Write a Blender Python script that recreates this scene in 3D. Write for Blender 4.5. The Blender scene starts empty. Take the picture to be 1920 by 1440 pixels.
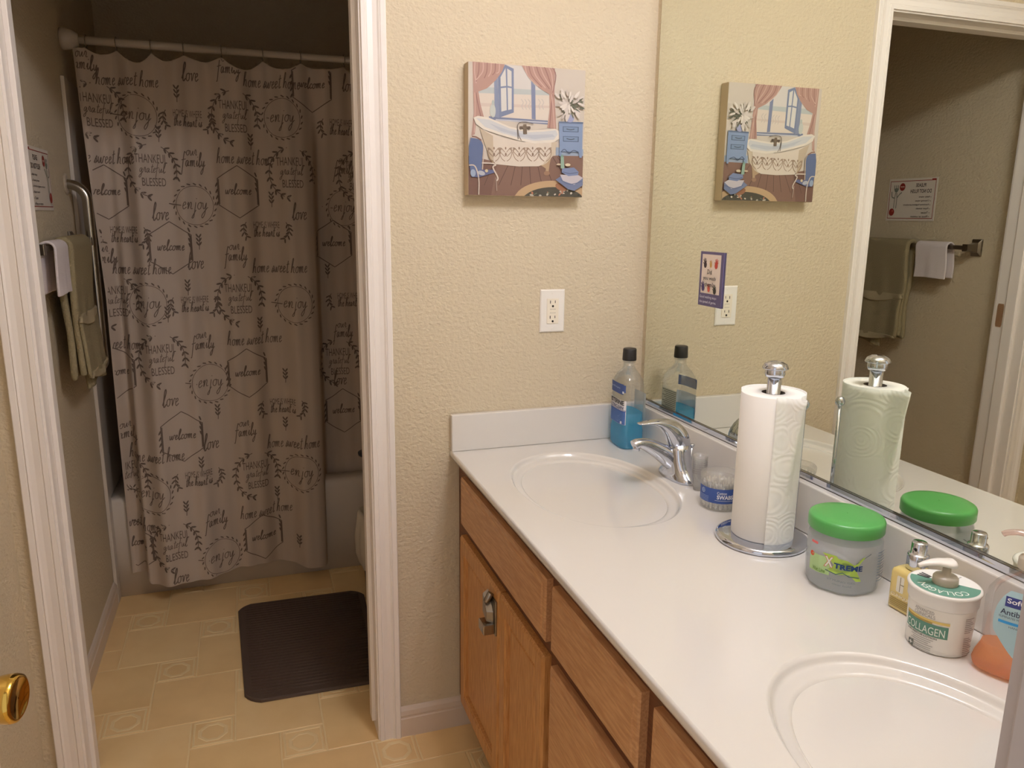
import bpy, math, random
import numpy as np
from mathutils import Vector, Matrix
random.seed(7)
S = bpy.context.scene
COL = S.collection
PI = math.pi
sin, cos = math.sin, math.cos

# ------------------------------------------------------------------ materials
def lin(c):
    return tuple(((v/255)/12.92 if v/255 <= .04045 else ((v/255+.055)/1.055)**2.4) for v in c)
_M = {}
def mat(name, rgb=(200, 200, 200), rough=.5, metal=0, spec=.5, coat=0, bump=None, linear=False, noise=None):
    if name in _M: return _M[name]
    m = bpy.data.materials.new(name); m.use_nodes = True
    nt = m.node_tree; b = nt.nodes['Principled BSDF']
    c = rgb if linear else lin(rgb)
    b.inputs['Base Color'].default_value = (*c, 1)
    b.inputs['Roughness'].default_value = rough
    b.inputs['Metallic'].default_value = metal
    b.inputs['Specular IOR Level'].default_value = spec
    b.inputs['Coat Weight'].default_value = coat
    b.inputs['Coat Roughness'].default_value = .08
    if bump or noise:
        tc = nt.nodes.new('ShaderNodeTexCoord')
        mp = nt.nodes.new('ShaderNodeMapping'); nt.links.new(tc.outputs['Object'], mp.inputs[0])
    if noise:   # (scale, vec scale, second colour, detail)
        sc, vs, c2, det = noise
        mp2 = nt.nodes.new('ShaderNodeMapping'); nt.links.new(tc.outputs['Object'], mp2.inputs[0])
        mp2.inputs['Scale'].default_value = vs
        n = nt.nodes.new('ShaderNodeTexNoise'); n.inputs['Scale'].default_value = sc; n.inputs['Detail'].default_value = det
        nt.links.new(mp2.outputs[0], n.inputs['Vector'])
        r = nt.nodes.new('ShaderNodeValToRGB'); nt.links.new(n.outputs[0], r.inputs[0])
        r.color_ramp.elements[0].position = .38; r.color_ramp.elements[1].position = .66
        r.color_ramp.elements[0].color = (*lin(c2), 1); r.color_ramp.elements[1].color = (*c, 1)
        nt.links.new(r.outputs[0], b.inputs['Base Color'])
    if bump:    # (scale, distance, vec scale)
        sc, d, vs = bump
        mp.inputs['Scale'].default_value = vs
        n = nt.nodes.new('ShaderNodeTexNoise'); n.inputs['Scale'].default_value = sc; n.inputs['Detail'].default_value = 2
        nt.links.new(mp.outputs[0], n.inputs['Vector'])
        bp = nt.nodes.new('ShaderNodeBump'); bp.inputs['Distance'].default_value = d; bp.inputs['Strength'].default_value = 1
        nt.links.new(n.outputs[0], bp.inputs['Height']); nt.links.new(bp.outputs[0], b.inputs['Normal'])
    _M[name] = m
    return m
def clear(name, tint=(255, 255, 255), gloss=.06, rough=.05, diff=0, dcol=(230, 230, 230)):
    """thin clear plastic: tinted transparency plus a fresnel gloss, optionally a little milkiness"""
    if name in _M: return _M[name]
    m = bpy.data.materials.new(name); m.use_nodes = True
    nt = m.node_tree; N = nt.nodes; L = nt.links
    out = N['Material Output']; N.remove(N['Principled BSDF'])
    t = N.new('ShaderNodeBsdfTransparent'); t.inputs[0].default_value = (*lin(tint), 1)
    g = N.new('ShaderNodeBsdfGlossy'); g.inputs['Roughness'].default_value = rough
    f = N.new('ShaderNodeLayerWeight'); f.inputs[0].default_value = .35
    mx = N.new('ShaderNodeMath'); mx.operation = 'MULTIPLY_ADD'; mx.inputs[1].default_value = .28; mx.inputs[2].default_value = gloss
    L.new(f.outputs['Fresnel'], mx.inputs[0])
    mi = N.new('ShaderNodeMixShader'); L.new(mx.outputs[0], mi.inputs[0])
    if diff:
        d = N.new('ShaderNodeBsdfDiffuse'); d.inputs[0].default_value = (*lin(dcol), 1)
        tr = N.new('ShaderNodeBsdfTranslucent'); tr.inputs[0].default_value = (*lin(dcol), 1)
        m0 = N.new('ShaderNodeMixShader'); m0.inputs[0].default_value = .5
        L.new(d.outputs[0], m0.inputs[1]); L.new(tr.outputs[0], m0.inputs[2])
        m2 = N.new('ShaderNodeMixShader'); m2.inputs[0].default_value = diff
        L.new(t.outputs[0], m2.inputs[1]); L.new(m0.outputs[0], m2.inputs[2]); L.new(m2.outputs[0], mi.inputs[1])
    else:
        L.new(t.outputs[0], mi.inputs[1])
    L.new(g.outputs[0], mi.inputs[2]); L.new(mi.outputs[0], out.inputs[0])
    _M[name] = m
    return m
def ink(rgb):
    return mat('ink_%02x%02x%02x' % rgb, rgb, .6, spec=.3)

WALL = mat('beige_wall_paint', (206, 193, 168), .7, spec=.35, bump=(95, .0036, (1, 1, 1.3)))
CEIL = mat('ceiling_paint', (244, 238, 226), .9, spec=.2, bump=(120, .002, (1, 1, 1)))
TRIM = mat('trim_paint', (238, 232, 228), .36)
BASE = mat('baseboard_paint', (215, 200, 186), .4)
COUNTER = mat('cultured_marble', (219, 216, 212), .16, coat=.6)
SPLASH = COUNTER
OAKV = mat('oak_vertical', (204, 152, 94), .38, noise=(26, (9, 9, .8), (176, 122, 66), 6), bump=(60, .0006, (9, 9, .8)))
OAKH = mat('oak_horizontal', (200, 154, 110), .38, noise=(26, (9, .8, 9), (178, 130, 88), 6), bump=(60, .0006, (9, .8, 9)))
OAKD = mat('oak_frame', (120, 76, 48), .45, noise=(26, (9, .8, 9), (96, 58, 36), 6))
CHROME = mat('chrome', (205, 210, 222), .06, 1)
NICKEL = mat('brushed_nickel', (150, 142, 132), .3, 1)
STEEL = mat('stainless', (170, 164, 155), .22, 1)
BRASS = mat('polished_brass', (206, 170, 84), .12, 1)
WHITEP = mat('white_plastic', (236, 233, 228), .3)
IVORYP = mat('ivory_plastic', (236, 228, 212), .35)
TUBW = mat('tub_enamel', (214, 206, 196), .25)
BLACKP = mat('black_plastic', (38, 36, 36), .45)
DARK = mat('dark_hole', (20, 16, 14), .8)

# ------------------------------------------------------------------ mesh helpers
class MB:
    def __init__(s): s.v = []; s.f = []; s.m = []; s.mats = []; s.sm = []
    def mi(s, m):
        if m not in s.mats: s.mats.append(m)
        return s.mats.index(m)
    def add(s, vs, fs, m, smooth=False):
        o = len(s.v); k = s.mi(m)
        s.v += [tuple(v) for v in vs]
        for f in fs: s.f.append([i+o for i in f]); s.m.append(k); s.sm.append(smooth)
        return s
    def box(s, x0, x1, y0, y1, z0, z1, m):
        vs = [(x, y, z) for x in (x0, x1) for y in (y0, y1) for z in (z0, z1)]
        return s.add(vs, [(0, 1, 3, 2), (4, 6, 7, 5), (0, 4, 5, 1), (2, 3, 7, 6), (0, 2, 6, 4), (1, 5, 7, 3)], m)
    def loft(s, loops, m, cap0=True, cap1=True, smooth=True, close=True):
        n = len(loops[0]); vs = [p for l in loops for p in l]; fs = []
        for i in range(len(loops)-1):
            for j in range(n if close else n-1):
                k = (j+1) % n
                fs.append((i*n+j, i*n+k, (i+1)*n+k, (i+1)*n+j))
        s.add(vs, fs, m, smooth)
        o = len(s.v)-len(vs)
        for on, base, rev in ((cap0, 0, True), (cap1, (len(loops)-1)*n, False)):
            if on:
                f = [o+base+j for j in range(n)]
                s.f.append(f[::-1] if rev else f); s.m.append(s.mi(m)); s.sm.append(False)
        return s
    def lathe(s, prof, m, c=(0, 0), n=40, cap0=True, cap1=True, smooth=True):
        return s.loft([[(c[0]+r*cos(2*PI*j/n), c[1]+r*sin(2*PI*j/n), z) for j in range(n)] for r, z in prof], m, cap0, cap1, smooth)
    def tube(s, path, r, m, n=12, ry=None, up=(0, 0, 1), caps=True, smooth=True):
        P = [Vector(p) for p in path]; loops = []
        R = r if isinstance(r, (list, tuple)) else [r]*len(P)
        RY = R if ry is None else (ry if isinstance(ry, (list, tuple)) else [ry]*len(P))
        nrm = None
        for i, p in enumerate(P):
            t = (P[min(i+1, len(P)-1)]-P[max(i-1, 0)]).normalized()
            if nrm is None:
                a = Vector(up)
                if abs(a.dot(t)) > .95: a = Vector((1, 0, 0))
                nrm = (a-t*a.dot(t)).normalized()
            else:
                nrm = (nrm-t*nrm.dot(t)).normalized()
            bn = t.cross(nrm)
            loops.append([tuple(p+bn*R[i]*cos(2*PI*j/n)+nrm*RY[i]*sin(2*PI*j/n)) for j in range(n)])
        return s.loft(loops, m, caps, caps, smooth)
    def build(s, name, parent=None, bevel=0, seg=2, sub=0, loc=None, rot=None, autosm=False):
        me = bpy.data.meshes.new(name); me.from_pydata(s.v, [], s.f)
        for m in s.mats: me.materials.append(m)
        me.polygons.foreach_set('material_index', s.m)
        me.polygons.foreach_set('use_smooth', s.sm)
        me.update()
        o = bpy.data.objects.new(name, me); COL.objects.link(o)
        if parent: o.parent = parent
        if loc: o.location = loc
        if rot: o.rotation_euler = rot
        if bevel:
            b = o.modifiers.new('bevel', 'BEVEL'); b.width = bevel; b.segments = seg; b.limit_method = 'ANGLE'; b.angle_limit = .6
        if sub:
            b = o.modifiers.new('sub', 'SUBSURF'); b.levels = sub; b.render_levels = sub
        return o
def tag(o, label, cat, group=None, kind=None):
    o['label'] = label; o['category'] = cat
    if group: o['group'] = group
    if kind: o['kind'] = kind
    return o
def empty(name, loc, label, cat, group=None, rz=0):
    o = bpy.data.objects.new(name, None); COL.objects.link(o); o.location = loc; o.rotation_euler.z = rz
    o.empty_display_size = .02
    return tag(o, label, cat, group)
def struct(o):
    o['kind'] = 'structure'; return o
def crom(pts, n=8):
    P = [Vector(p) for p in pts]; out = []
    for i in range(len(P)-1):
        a = P[max(i-1, 0)]; b = P[i]; c = P[i+1]; d = P[min(i+2, len(P)-1)]
        for k in range(n):
            t = k/n
            out.append(.5*((2*b)+(c-a)*t+(2*a-5*b+4*c-d)*t*t+(3*b-a-3*c+d)*t**3))
    out.append(P[-1]); return out
def sell(cx, cy, z, ax, ay, e=2., n=48, a0=0):
    L = []
    for j in range(n):
        t = 2*PI*j/n; c, s_ = cos(t), sin(t)
        x = ax*math.copysign(abs(c)**(2/e), c); y = ay*math.copysign(abs(s_)**(2/e), s_)
        L.append((cx+x*cos(a0)-y*sin(a0), cy+x*sin(a0)+y*cos(a0), z))
    return L
# ---- flat drawing: polygons in 2D, mapped onto a surface
_T = {}
def text2d(txt, bold=0., shear=0.):
    k = (txt, bold, shear)
    if k in _T: return _T[k]
    cu = bpy.data.curves.new('t', 'FONT'); cu.body = txt; cu.size = 1; cu.offset = bold; cu.shear = shear
    cu.resolution_u = 3
    ob = bpy.data.objects.new('t', cu)
    me = bpy.data.meshes.new_from_object(ob)
    V = [(v.co.x, v.co.y) for v in me.vertices]; F = [tuple(p.vertices) for p in me.polygons]
    bpy.data.objects.remove(ob); bpy.data.meshes.remove(me); bpy.data.curves.remove(cu)
    xs = [v[0] for v in V]; ys = [v[1] for v in V]
    x0, x1, y0, y1 = min(xs), max(xs), min(ys), max(ys)
    V = [((x-x0)/(x1-x0), (y-y0)/(y1-y0)) for x, y in V]
    _T[k] = (V, F)
    return _T[k]
class Draw:
    """collects coloured 2D shapes in layers; map2(u,v,offset)->xyz"""
    def __init__(s, mb, map2, step=.00012, cell=None):
        s.mb = mb; s.map = map2; s.k = 0; s.step = step; s.cell = cell
    def _o(s):
        s.k += 1; return .0002+s.k*s.step
    def tri(s, V, F, rgb, o=None):
        o = s._o() if o is None else o
        s.mb.add([s.map(u, v, o) for u, v in V], F, ink(rgb))
    def poly(s, pts, rgb, o=None):
        from mathutils.geometry import tessellate_polygon
        F = tessellate_polygon([[Vector((a, b, 0)) for a, b in pts]])
        F2 = []
        for f in F:
            a, b, c = [pts[i] for i in f]
            F2.append(tuple(f) if (b[0]-a[0])*(c[1]-a[1])-(b[1]-a[1])*(c[0]-a[0]) > 0 else tuple(f)[::-1])
        s.tri(pts, F2, rgb, o)
    def rect(s, u0, v0, u1, v1, rgb, nu=1, nv=1, o=None):
        V = [(u0+(u1-u0)*i/nu, v0+(v1-v0)*j/nv) for i in range(nu+1) for j in range(nv+1)]
        F = [(i*(nv+1)+j, (i+1)*(nv+1)+j, (i+1)*(nv+1)+j+1, i*(nv+1)+j+1) for i in range(nu) for j in range(nv)]
        s.tri(V, F, rgb, o)
    def text(s, txt, u0, v0, w, h, rgb, bold=0., shear=0., o=None):
        V, F = text2d(txt, bold, shear)
        s.tri([(u0+x*w, v0+y*h) for x, y in V], F, rgb, o)
    def stroke(s, pts, w, rgb, o=None, smooth=0):
        if smooth: pts = [(p.x, p.y) for p in crom([(a, b, 0) for a, b in pts], smooth)]
        V = []; F = []
        for i, (a, b) in enumerate(pts):
            p = pts[max(i-1, 0)]; q = pts[min(i+1, len(pts)-1)]
            dx, dy = q[0]-p[0], q[1]-p[1]; l = math.hypot(dx, dy) or 1
            V += [(a-dy/l*w/2, b+dx/l*w/2), (a+dy/l*w/2, b-dx/l*w/2)]
            if i: F.append((2*i-2, 2*i-1, 2*i+1, 2*i))
        s.tri(V, F, rgb, o)
    def ell(s, cx, cy, rx, ry, rgb, rot=0, n=20, o=None):
        c, d = cos(rot), sin(rot)
        s.poly([(cx+rx*cos(2*PI*j/n)*c-ry*sin(2*PI*j/n)*d, cy+rx*cos(2*PI*j/n)*d+ry*sin(2*PI*j/n)*c) for j in range(n)], rgb, o)

# ------------------------------------------------------------------ dimensions (metres)
H = .83; D = .555                      # worktop height, depth
XL = -1.575                            # left wall
YN = -1.70                             # near wall inner face
JL, JR = -1.484, -.765                 # back doorway jamb faces
HD = 2.03
YT = 1.125                             # tub apron
ZC = 2.44

# ------------------------------------------------------------------ room shell
def wall_with_door(name, y0, y1, xa, xb, jl, jr, head):
    b = MB()
    b.box(xa, jl, y0, y1, 0, ZC, WALL); b.box(jr, xb, y0, y1, 0, ZC, WALL); b.box(jl, jr, y0, y1, head, ZC, WALL)
    return struct(b.build(name))
wall_with_door('wall_back', 0, .125, XL, .006, JL-.019, JR+.019, HD+.019)
wall_with_door('wall_near', YN-.115, YN, XL, .006, -1.516, -.716, HD+.019)
struct(MB().box(XL-.1, XL, YN-.115, 1.885, 0, ZC, WALL).build('wall_left'))
struct(MB().box(.006, .106, YN-.115, 1.885, 0, ZC, WALL).build('wall_right'))
struct(MB().box(XL-.1, .106, 1.885, 1.985, 0, ZC, WALL).build('wall_far'))
struct(MB().box(XL-.1, .106, YN-.115, 1.985, ZC, ZC+.05, CEIL).build('ceiling'))

# floor: embossed vinyl, small and large squares in a pinwheel
FB = mat('vinyl_joint', (240, 216, 168), .5)
FT = [mat('vinyl_tile_%d' % i, c, .42, noise=(7, (1, 1, 1), c2, 5)) for i, (c, c2) in enumerate([
    ((240, 209, 154), (232, 199, 144)), ((236, 204, 149), (242, 213, 160)), ((243, 210, 154), (234, 201, 147))])]
fl = MB(); fl.box(XL-.1, .106, YN-1.0, 1.985, -.06, 0, FB)
a = .12
def tile(x0, y0, w, m):
    g = .0022; c = .0016; z = .0012
    if x0+w < XL or x0 > .0 or y0+w < -2.6 or y0 > YT: return
    lo = [(x0+g, y0+g, 0), (x0+w-g, y0+g, 0), (x0+w-g, y0+w-g, 0), (x0+g, y0+w-g, 0)]
    hi = [(x0+g+c, y0+g+c, z), (x0+w-g-c, y0+g+c, z), (x0+w-g-c, y0+w-g-c, z), (x0+g+c, y0+w-g-c, z)]
    x1 = max(XL, 0)
    fl.loft([lo, hi], m, False, True, False)
for i in range(-16, 17):
    for j in range(-16, 17):
        bx = -1.265+i*2*a+j*a; by = .12-i*a+j*2*a
        tile(bx, by, a, FT[(i+j) % 3])
        if XL < bx < 0 and -2.6 < by < 1.1:        # ornament of the small square
            fl.loft([[(bx+a/2+r*cos(t*PI/4+PI/8), by+a/2+r*sin(t*PI/4+PI/8), z) for t in range(8)] for r, z in ((.043, .0012), (.041, .0024), (.033, .0024), (.031, .0013))], FB, False, False, False)
            fl.loft([[(bx+a/2+q[0]*r, by+a/2+q[1]*r, z) for q in ((1, 1), (-1, 1), (-1, -1), (1, -1))] for r, z in ((.053, .0012), (.052, .0022), (.048, .0022), (.047, .0012))], FB, False, False, False)
        tile(bx+a, by, 2*a, FT[(i*2+j+1) % 3])
struct(fl.build('floor'))

# casings, jambs, baseboards
PROF = [(0, 0), (0, .0085), (.010, .0095), (.0115, .0065), (.014, .0075), (.026, .0068), (.036, .009), (.0405, .0125), (.042, .0095), (.044, .0125), (.055, .014), (.057, .012), (.057, 0)]
def casing(name, xl, xr, yf, ny, zt, m=TRIM):
    st = []
    for ww, d in PROF:
        st.append(((xl-ww, 0), (xl-ww, zt+ww), (xr+ww, zt+ww), (xr+ww, 0), d))
    b = MB()
    loops = [[(s_[k][0], yf+ny*s_[4], s_[k][1]) for s_ in st] for k in range(4)]
    b.loft(loops, m, True, True, False)
    return struct(b.build(name))
casing('trim_1', JL-.005, JR+.005, 0, -1, HD+.005)
casing('trim_2', JL-.005, JR+.005, .125, 1, HD+.005)
def jamb(name, xl, xr, y0, y1, zt, stop, TRIM=TRIM):
    b = MB()
    b.box(xl-.019, xl, y0, y1, 0, zt+.019, TRIM); b.box(xr, xr+.019, y0, y1, 0, zt+.019, TRIM); b.box(xl, xr, y0, y1, zt, zt+.019, TRIM)
    s0, s1 = stop
    b.box(xl, xl+.011, s0, s1, 0, zt, TRIM); b.box(xr-.011, xr, s0, s1, 0.035, zt, TRIM); b.box(xl+.011, xr-.011, s0, s1, zt-.011, zt, TRIM)
    return struct(b.build(name, bevel=.0015))
j1 = jamb('trim_3', JL, JR, -.001, .126, HD, (.040, .078))
sp = MB()
sp.loft([[(JL+d, .1025+u*cu_, 1.117+v*.041) for u, v in ((-1, -.8), (-.8, -1), (.8, -1), (1, -.8), (1, .8), (.8, 1), (-.8, 1), (-1, .8))] for cu_, d in ((.0125, 0), (.012, .0015))], mat('aged_brass', (150, 118, 90), .5), False, True, False)
sp.build('strike_plate', j1)
FRSHADE = mat('shaded_frame_grey', (178, 172, 172), .4)  # entry trim coloured grey to stand in for the dim hall side
casing('trim_4', -1.502, -.730, YN, 1, HD+.005, FRSHADE)
jamb('trim_5', -1.497, -.735, YN-.116, YN+.001, HD, (YN-.075, YN-.04), FRSHADE)
BP = [(0, 0), (.011, 0), (.012, .058), (.0095, .061), (.0095, .066), (.012, .069), (.010, .082), (.005, .090), (0, .092)]
def base_x(name, x0, x1, yf, ny):   # along x on a wall facing ny
    b = MB(); b.loft([[(x, yf+ny*d, z) for d, z in BP] for x in (x0, x1)], BASE, True, True, False); return struct(b.build(name))
def base_y(name, y0, y1, xf, nx):
    b = MB(); b.loft([[(xf+nx*d, y, z) for d, z in BP] for y in (y0, y1)], BASE, True, True, False); return struct(b.build(name))
base_x('baseboard_back', JR+.005+.057, -.46, 0, -1)
base_y('baseboard_left', .14, 1.068, XL, 1)
base_y('baseboard_left_front', YN, -.002, XL, 1)
base_y('baseboard_right', .126, 1.12, .006, -1)

# ------------------------------------------------------------------ vanity cabinet
cab = empty('vanity_cabinet', (0, 0, 0), 'long oak vanity cabinet with doors and drawers under the white worktop', 'cabinet')
XF = -.530; XD = -.549; Y1 = YN+.003
b = MB()
b.box(XF, XF+.012, Y1, -.002, .10, .804, OAKD)       # face frame
b.box(XF+.012, -.004, Y1, -.004, .10, .675, OAKD)
b.box(-.46, -.445, Y1, -.002, .0, .10, OAKD)
b.box(-.445, -.004, Y1, Y1+.012, 0, .10, OAKD)
b.build('face_frame', cab)
def door(y0, y1, z0, z1):      # y0<y1
    b = MB(); w = .045; r = .006
    L = lambda x, i: [(x, y0+i, z0+i), (x, y1-i, z0+i), (x, y1-i, z1-i), (x, y0+i, z1-i)]
    b.loft([L(XF, 0), L(XD+.006, 0), L(XD+.0015, .004), L(XD, .007), L(XD, w-.006), L(XD+.003, w-.003), L(XD+.003, w), L(XD+.011, w+.002), L(XD+.011, w+.007), L(XD+.007, w+.014)], OAKV, False, True, False)
    return b.build('door', cab)
def front(name, y0, y1, z0, z1):
    b = MB()
    L = lambda x, i: [(x, y0+i, z0+i), (x, y1-i, z0+i), (x, y1-i, z1-i), (x, y0+i, z1-i)]
    b.loft([L(XF, 0), L(XD+.006, 0), L(XD+.003, .004), L(XD+.0025, .012), L(XD+.0012, .0135), L(XD, .016)], OAKH, False, True, False)
    return b.build(name, cab)
front('false_drawer_front', -.679, -.075, .649, .779)
front('drawer_front', -1.047, -.709, .649, .779)
front('false_drawer_front', -1.665, -1.083, .649, .779)
dA = door(-.406, -.075, .125, .618); door(-.679, -.412, .125, .618)
front('drawer_front', -1.047, -.709, .40, .617); front('drawer_front', -1.047, -.709, .125, .372)
door(-1.37, -1.083, .125, .617); door(-1.665, -1.376, .125, .617)
# metal child latch on the doors
la = MB()
la.box(XD-.004, XD, -.399, -.352, .505, .590, NICKEL)
la.loft([[(XD-.004, -.345+.0, .600), (XD-.004, -.385, .560), (XD-.004, -.385, .530), (XD-.004, -.345, .545)],
         [(XD-.020, -.350, .592), (XD-.020, -.378, .560), (XD-.020, -.378, .535), (XD-.020, -.350, .548)]], NICKEL, True, True, False)
la.box(XD-.030, XD-.004, -.392, -.352, .508, .532, STEEL)
la.tube([(XD-.018, -.37, .580), (XD-.006, -.37, .600)], .008, NICKEL)
la.build('child_latch', dA, bevel=.0015)

# ------------------------------------------------------------------ worktop with two bowls
SK = [(-.306, -.358), (-.306, -1.365)]; AX, AY = .178, .258
ct = empty('vanity_worktop', (0, 0, H), 'white cultured marble vanity top with two moulded oval basins', 'countertop')
b = MB()
NB = 96
def hole(c, z, k=1., dx=0): return sell(c[0]+dx, c[1], z, AX*k, AY*k, 2.15, NB)
# top surface: quads from ellipse out to a surrounding rectangle
def ring_to_rect(c, y0, y1):
    x0, x1 = -D+.004, -.019
    inner = hole(c, 0)
    outer = []
    for (x, y, z) in inner:
        dx, dy = x-c[0], y-c[1]
        t = min((x1-c[0])/dx if dx > 1e-6 else 1e9, (x0-c[0])/dx if dx < -1e-6 else 1e9,
                (y1-c[1])/dy if dy > 1e-6 else 1e9, (y0-c[1])/dy if dy < -1e-6 else 1e9)
        outer.append((c[0]+dx*t, c[1]+dy*t, 0))
    # make sure the corners are hit
    for cx_, cy_ in ((x0, y0), (x0, y1), (x1, y0), (x1, y1)):
        k = min(range(NB), key=lambda i: abs(math.atan2(outer[i][1]-c[1], outer[i][0]-c[0])-math.atan2(cy_-c[1], cx_-c[0])))
        outer[k] = (cx_, cy_, 0)
    b.loft([outer, inner], COUNTER, False, False, False)
YM = (SK[0][1]+SK[1][1])/2
ring_to_rect(SK[0], YM, -.019); ring_to_rect(SK[1], YN+.002, YM)
# rounded front edge + underside
ep = [(-D+.004, 0), (-D+.0015, -.001), (-D, -.004), (-D, -.015), (-D+.002, -.017), (-.53, -.017)]
b.loft([[(x, y, z) for x, z in ep] for y in (YN+.002, -.001)], COUNTER, False, False, True, close=False)
b.add([(-D+.004, -.001, 0), (-.01, -.001, 0), (-.01, -.019, 0), (-D+.004, -.019, 0)], [(0, 3, 2, 1)], COUNTER)
b.add([(-.53, YN+.002, -.017), (-.53, -.001, -.017), (-.002, -.001, -.017), (-.002, YN+.002, -.017)], [(0, 1, 2, 3)], COUNTER)
b.build('slab', ct)
for c in SK:
    s_ = MB()
    pr = [(1.0, 0, 0), (.985, -.0012, 0), (.965, -.005, 0), (.93, -.0085, 0), (.88, -.0105, 0), (.845, -.013, 0), (.815, -.022, 0), (.79, -.040, 0), (.75, -.066, .0), (.68, -.094, .0), (.56, -.116, .0), (.40, -.130, .0), (.22, -.137, 0), (.10, -.139, 0)]
    pr = [(1.0, 0), (.990, -.0008), (.977, -.0032), (.966, -.0068), (.955, -.0098), (.940, -.0116), (.915, -.0122), (.885, -.0128), (.862, -.0142), (.842, -.0185), (.829, -.0270), (.820, -.0400), (.808, -.0600), (.785, -.0830), (.745, -.1030), (.680, -.1200), (.580, -.1330), (.440, -.1410), (.280, -.1450), (.10, -.1465)]
    pp = crom([(k, z, 0) for k, z in pr], 4)
    s_.loft([hole(c, q.y, q.x) for q in pp], COUNTER, False, False, True)
    s_.build('sink_bowl', ct)
    d_ = MB(); d_.lathe([(.001, -.148), (.022, -.146), (.026, -.1435), (.030, -.1455)], CHROME, c, 24, False, False)
    d_.build('drain', ct)
sp = MB(); sp.box(-.019, -.001, YN+.002, -.001, 0, .1, SPLASH); sp.build('backsplash', ct, bevel=.0025)
sp = MB(); sp.box(-D+.001, -.0195, -.0195, -.001, .0002, .1, SPLASH); sp.build('side_splash', ct, bevel=.0025)

# ------------------------------------------------------------------ mirror
MIR = mat('mirror_silver', (236, 239, 227), .0, 1)
mr = empty('wall_mirror', (0, -.9, .945), 'large frameless wall mirror above the white backsplash', 'mirror')
ye = YN+.004
m_ = MB(); m_.box(0, .0055, ye+.9, .9-.028, 0, 1.06, MIR); m_.build('glass', mr)
c_ = MB(); c_.loft([[(x, y, z) for x, z in ((-.001, -.014), (-.001, .0), (-.0035, .0), (-.0035, -.0145), (.005, -.0145), (.005, -.014))] for y in (ye+.9, .9-.028)], CHROME, True, True, False)
c_.box(-.0040, -.0034, ye+.9, .9-.028, -.0012, .0004, mat('channel_shade_line', (90, 86, 80), .4, .6)); c_.box(-.0040, -.0034, ye+.9, .9-.028, -.0146, -.0132, _M['channel_shade_line'])  # thin dark strips standing in for the shadowed gaps along the channel
c_.build('bottom_channel', mr)

# ------------------------------------------------------------------ ceiling light
LX, LY = -.36, -1.10
BULB = bpy.data.materials.new('bulb_glow'); BULB.use_nodes = True
nb = BULB.node_tree; pb = nb.nodes['Principled BSDF']
pb.inputs['Emission Color'].default_value = (1, .985, 1.075, 1); pb.inputs['Emission Strength'].default_value = 106
cl = empty('ceiling_light', (LX, LY, ZC), 'four globe ceiling light fitting above the vanity', 'ceiling light')
b = MB(); b.lathe([(.15, -.001), (.15, -.02), (.13, -.035), (.02, -.04)], CHROME, (0, 0), 40); b.build('base_plate', cl)
for i in range(4):
    ux, uy = (.075 if i % 2 else -.075), (.085 if i//2 else -.085)
    b = MB(); b.lathe([(.02, -.03), (.02, -.075)], CHROME, (ux, uy), 20); b.build('socket', cl)
    b = MB(); r = .042
    b.lathe([(max(r*sin(PI*k/12), .001), -.11-r*cos(PI*k/12)) for k in range(13)][::-1], BULB, (ux, uy), 24); b.build('bulb', cl)

# ------------------------------------------------------------------ outlet
ou = empty('wall_outlet', (-.2715, 0, 1.1945), 'white wall outlet with two sockets beside the mirror', 'outlet')
b = MB()
L = lambda y, i: [(-.035+i, y, -.057+i), (.035-i, y, -.057+i), (.035-i, y, .057-i), (-.035+i, y, .057-i)]
b.loft([L(0, 0), L(-.003, 0), L(-.0055, .003)], WHITEP, False, True, False); b.build('cover_plate', ou)
b = MB(); b.box(-.0165, .0165, -.0075, -.005, -.033, .033, IVORYP)
for zc in (.019, -.0215):
    b.box(-.0085, -.0065, -.0077, -.0074, zc+.001, zc+.009, DARK); b.box(.0055, .0072, -.0077, -.0074, zc+.002, zc+.009, DARK)
    b.loft([[(0+.003*cos(t*PI/6), y, zc-.006+.003*sin(t*PI/6)) for t in range(12)] for y in (-.0074, -.0078)], DARK, False, True, False)
GRY = ink((170, 165, 158))
for z in (.0045, -.0055): b.box(-.008, .008, -.0078, -.0074, z, z+.0012, GRY)
b.box(-.007, .007, -.0082, -.0074, -.0045, -.001, IVORYP); b.box(-.007, .007, -.0082, -.0074, .0005, .0038, IVORYP)
b.build('receptacle', ou)
for z in (.048, -.048):
    b = MB(); b.loft([[(.003*cos(t*PI/6), y, z+.003*sin(t*PI/6)) for t in range(12)] for y in (-.005, -.0065)], WHITEP, False, True, False)
    b.build('screw', ou)

# ------------------------------------------------------------------ canvas picture
pic = empty('canvas_picture', (-.514, 0, 1.490), 'square canvas print of a claw foot bathtub by a window', 'picture')
PW, PH, PT = .305, .309, .035
b = MB(); b.box(0, PW, -PT, -.0005, 0, PH, mat('canvas_edge', (196, 178, 152), .8)); b.build('canvas', pic, bevel=.0015)
def homog(src, dst):
    A = []; y = []
    for (u, v), (X, Y) in zip(src, dst):
        A.append([u, v, 1, 0, 0, 0, -u*X, -v*X]); y.append(X); A.append([0, 0, 0, u, v, 1, -u*Y, -v*Y]); y.append(Y)
    h = np.linalg.solve(np.array(A, float), np.array(y, float)); return h
hp = homog([(130, 108), (1160, 195), (1118, 1308), (93, 1289)], [(0, PH), (PW, PH), (PW, 0), (0, 0)])
def un(u, v):
    w = hp[6]*u+hp[7]*v+1; X = (hp[0]*u+hp[1]*v+hp[2])/w; Y = (hp[3]*u+hp[4]*v+hp[5])/w
    return min(max(X, .0008), PW-.0008), min(max(Y, .0008), PH-.0008)
b = MB()
def pmap(u, v, o):
    X, Y = un(u, v); return (X, -PT-o, Y)
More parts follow.
